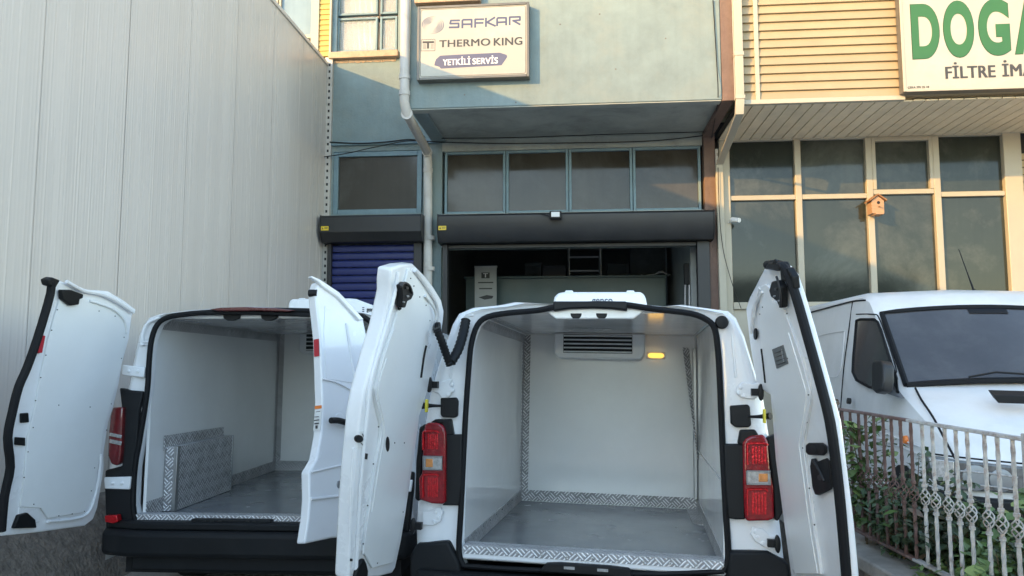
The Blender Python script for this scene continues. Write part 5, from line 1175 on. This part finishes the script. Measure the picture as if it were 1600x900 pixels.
for nm, ya, yb, m_ in (('top_rail', 1.0, 3.6, m_iron), ('top_rail', 3.6, 4.6, m_rust), ('bottom_rail', 1.0, 3.6, m_iron), ('bottom_rail', 3.6, 4.6, m_rust)):
    z = zT if nm == 'top_rail' else zB_ - .012
    b = MB(); b.box(-.016, .016, ya+.001, yb-.001, z, z+.014); b.build(nm, m_, fe, bevel=.003)
for yy, m_ in ((2.765, m_iron), (4.5, m_rust)): b = MB(); b.box(-.02, .02, yy-.02, yy+.02, .63, zT+.03); b.build('post', m_, fe, bevel=.004)
yy = 2.68
while yy > 1.1:
    o1, o2 = protos[False]; c1 = copy(o1, fe, (0, yy, 0)); copy(o2, c1); yy -= .0905

# leaves: one small folded leaf mesh per kind, shared
def leaf_mesh(name, m, w_=.5):
    me = bpy.data.meshes.new(name)
    vs = [(0,0,0),(-.30*w_*2,.30,.05),(-.42*w_*2,.55,.03),(-.2*w_*2,.85,-.03),(0,1,-.10),(.2*w_*2,.85,-.03),(.42*w_*2,.55,.03),(.30*w_*2,.30,.05),(0,.5,-.03)]
    me.from_pydata(vs, [], [(0,8,1),(1,8,2),(2,8,3),(3,8,4),(4,8,5),(5,8,6),(6,8,7),(7,8,0)]); me.materials.append(m)
    for p in me.polygons: p.use_smooth = True
    return me
LM = {n_: leaf_mesh('leaf_' + n_, m_, w_) for n_, m_, w_ in (('green', m_leaf, .55), ('pale', m_leafp, .75), ('dark', m_leafd, .55), ('dry', m_dry, .45))}
def rnd_rot(): return Matrix.Rotation(random.uniform(0, 6.283), 3, 'Z') @ Matrix.Rotation(random.uniform(-.9, .7), 3, 'X') @ Matrix.Rotation(random.uniform(-.6, .6), 3, 'Y')
def plant(label, base, h, rad, nst, nleaf, kinds, size, lean=(0,0), name='weed', cat='plant', group=None, extra=0):
    t = thing(name, label, cat, None, base, group); rs = random.Random(hash(label) % 9973 if False else len(label)*131 + int(base[1]*1000))
    b = MB(); tips = []
    for s_ in range(nst):
        a = rs.uniform(0, 6.283); r = rad*rs.uniform(.25, 1); hh = h*rs.uniform(.55, 1)
        q = smoothpath([(.03*math.cos(a), .03*math.sin(a), 0), (r*.4*math.cos(a)+lean[0]*.3, r*.4*math.sin(a)+lean[1]*.3, hh*.5), (r*math.cos(a)+lean[0], r*math.sin(a)+lean[1], hh)], 4)
        b.tube(q, [.006*(1-.7*i/(len(q)-1)) for i in range(len(q))], 5); tips.append(q)
    b.build('stem', m_stem, t)
    def place():
        q = rs.choice(tips); u = rs.uniform(.25, 1.0); i = min(int(u*(len(q)-1)), len(q)-2); p = q[i].lerp(q[i+1], rs.random())
        return p + Vector((rs.uniform(-.03,.03), rs.uniform(-.03,.03), rs.uniform(-.02,.02)))
    for i in range(nleaf):
        o = bpy.data.objects.new('leaf', LM[rs.choice(kinds)]); col.objects.link(o); o.parent = t; o.location = place()
        o.rotation_euler = (rs.uniform(-.8,.6), rs.uniform(-.5,.5), rs.uniform(0,6.283)); s_ = size*rs.uniform(.6,1.25); o.scale = (s_,s_,s_)
    if extra:
        f = MB()
        for i in range(extra):
            p = place() + Vector((rs.uniform(-.06,.06), rs.uniform(-.06,.06), rs.uniform(-.05,.03))); s_ = size*rs.uniform(.4,.9)
            Rm = Matrix.Rotation(rs.uniform(0,6.283), 3, 'Z') @ Matrix.Rotation(rs.uniform(-.9,.7), 3, 'X') @ Matrix.Rotation(rs.uniform(-.6,.6), 3, 'Y')
            f.add([p + Rm @ Vector(v)*s_ for v in ((0,0,0),(-.3,.45,.04),(0,1,-.08),(.3,.45,.04))], [(0,1,2),(0,2,3)])
        tag(f.build('foliage', MATS['leaf_' + rs.choice(kinds)], t, smooth=0), kind='stuff')
    return t
plant('climbing vine with pale round leaves at the far rusty end of the fence', (XF+.06, 4.15, .6), .80, .12, 7, 46, ['pale','pale','green'], .075, name='vine', extra=364)
plant('dark wilted vine tangled on the far fence post by the open van door', (XF+.0, 4.42, .6), .84, .08, 6, 34, ['dark','dry'], .06, name='vine', extra=273)
plant('dense dark green bush behind the rusty bars of the fence', (XF+.22, 4.02, .5), .62, .26, 16, 70, ['dark','green'], .075, name='bush', cat='bush', extra=2280)
plant('dry brown thicket between the rusty bars and the old van wheel', (XF+.24, 3.62, .5), .48, .28, 18, 50, ['dry','dark','green'], .07, name='bush', cat='bush', extra=1915)
plant('mid green weed behind the first white bars of the fence', (XF+.28, 3.34, .5), .42, .24, 14, 60, ['green','green','dry'], .08, name='weed', extra=1185)
plant('broad leaved green weed below the headlight of the old van', (XF+.40, 3.30, .5), .46, .30, 14, 70, ['green','pale'], .085, name='weed', extra=1185)
plant('bushy weed leaning on the bars nearest the frame edge', (XF+.22, 2.98, .5), .40, .22, 14, 64, ['green','dark'], .075, name='weed', extra=1185)
plant('tall shoot of long pointed leaves in front of the old van bumper', (XF+.50, 2.95, .5), .62, .16, 8, 44, ['green','pale'], .10, name='weed', extra=273)
plant('small pale weed growing at the foot of the near white bars', (XF+.08, 3.08, .6), .26, .14, 10, 46, ['pale','green'], .06, name='weed', extra=547)
plant('low leafy weed filling the gap under the basket scrolls beside the planter edge', (XF+.16, 3.48, .5), .36, .24, 12, 60, ['green','dark'], .07, name='weed', extra=798)
plant('spreading green weed under the bumper of the old van, deepest in the bed', (XF+.62, 3.55, .5), .50, .34, 16, 70, ['green','dark','pale'], .085, name='weed', extra=988)
plant('tangle of thin green stems at the foot of the rusty bars', (XF+.10, 3.86, .58), .44, .20, 14, 60, ['green','dry','dark'], .06, name='weed', extra=798)
gc = MB(); rs = random.Random(3)
for i in range(9000):
    p = Vector((XF+.14+rs.random()**1.4*.9, rs.uniform(2.2, 5.4), .5 + rs.random()**2*.22)); s_ = rs.uniform(.025,.065)
    Rm = Matrix.Rotation(rs.uniform(0,6.283), 3, 'Z') @ Matrix.Rotation(rs.uniform(-.9,.7), 3, 'X')
    gc.add([p + Rm @ Vector(v)*s_ for v in ((0,0,0),(-.3,.45,.04),(0,1,-.08),(.3,.45,.04))], [(0,1,2),(0,2,3)])
o_ = gc.build('ground_cover', m_leaf, None, smooth=0); tag(o_, kind='stuff')
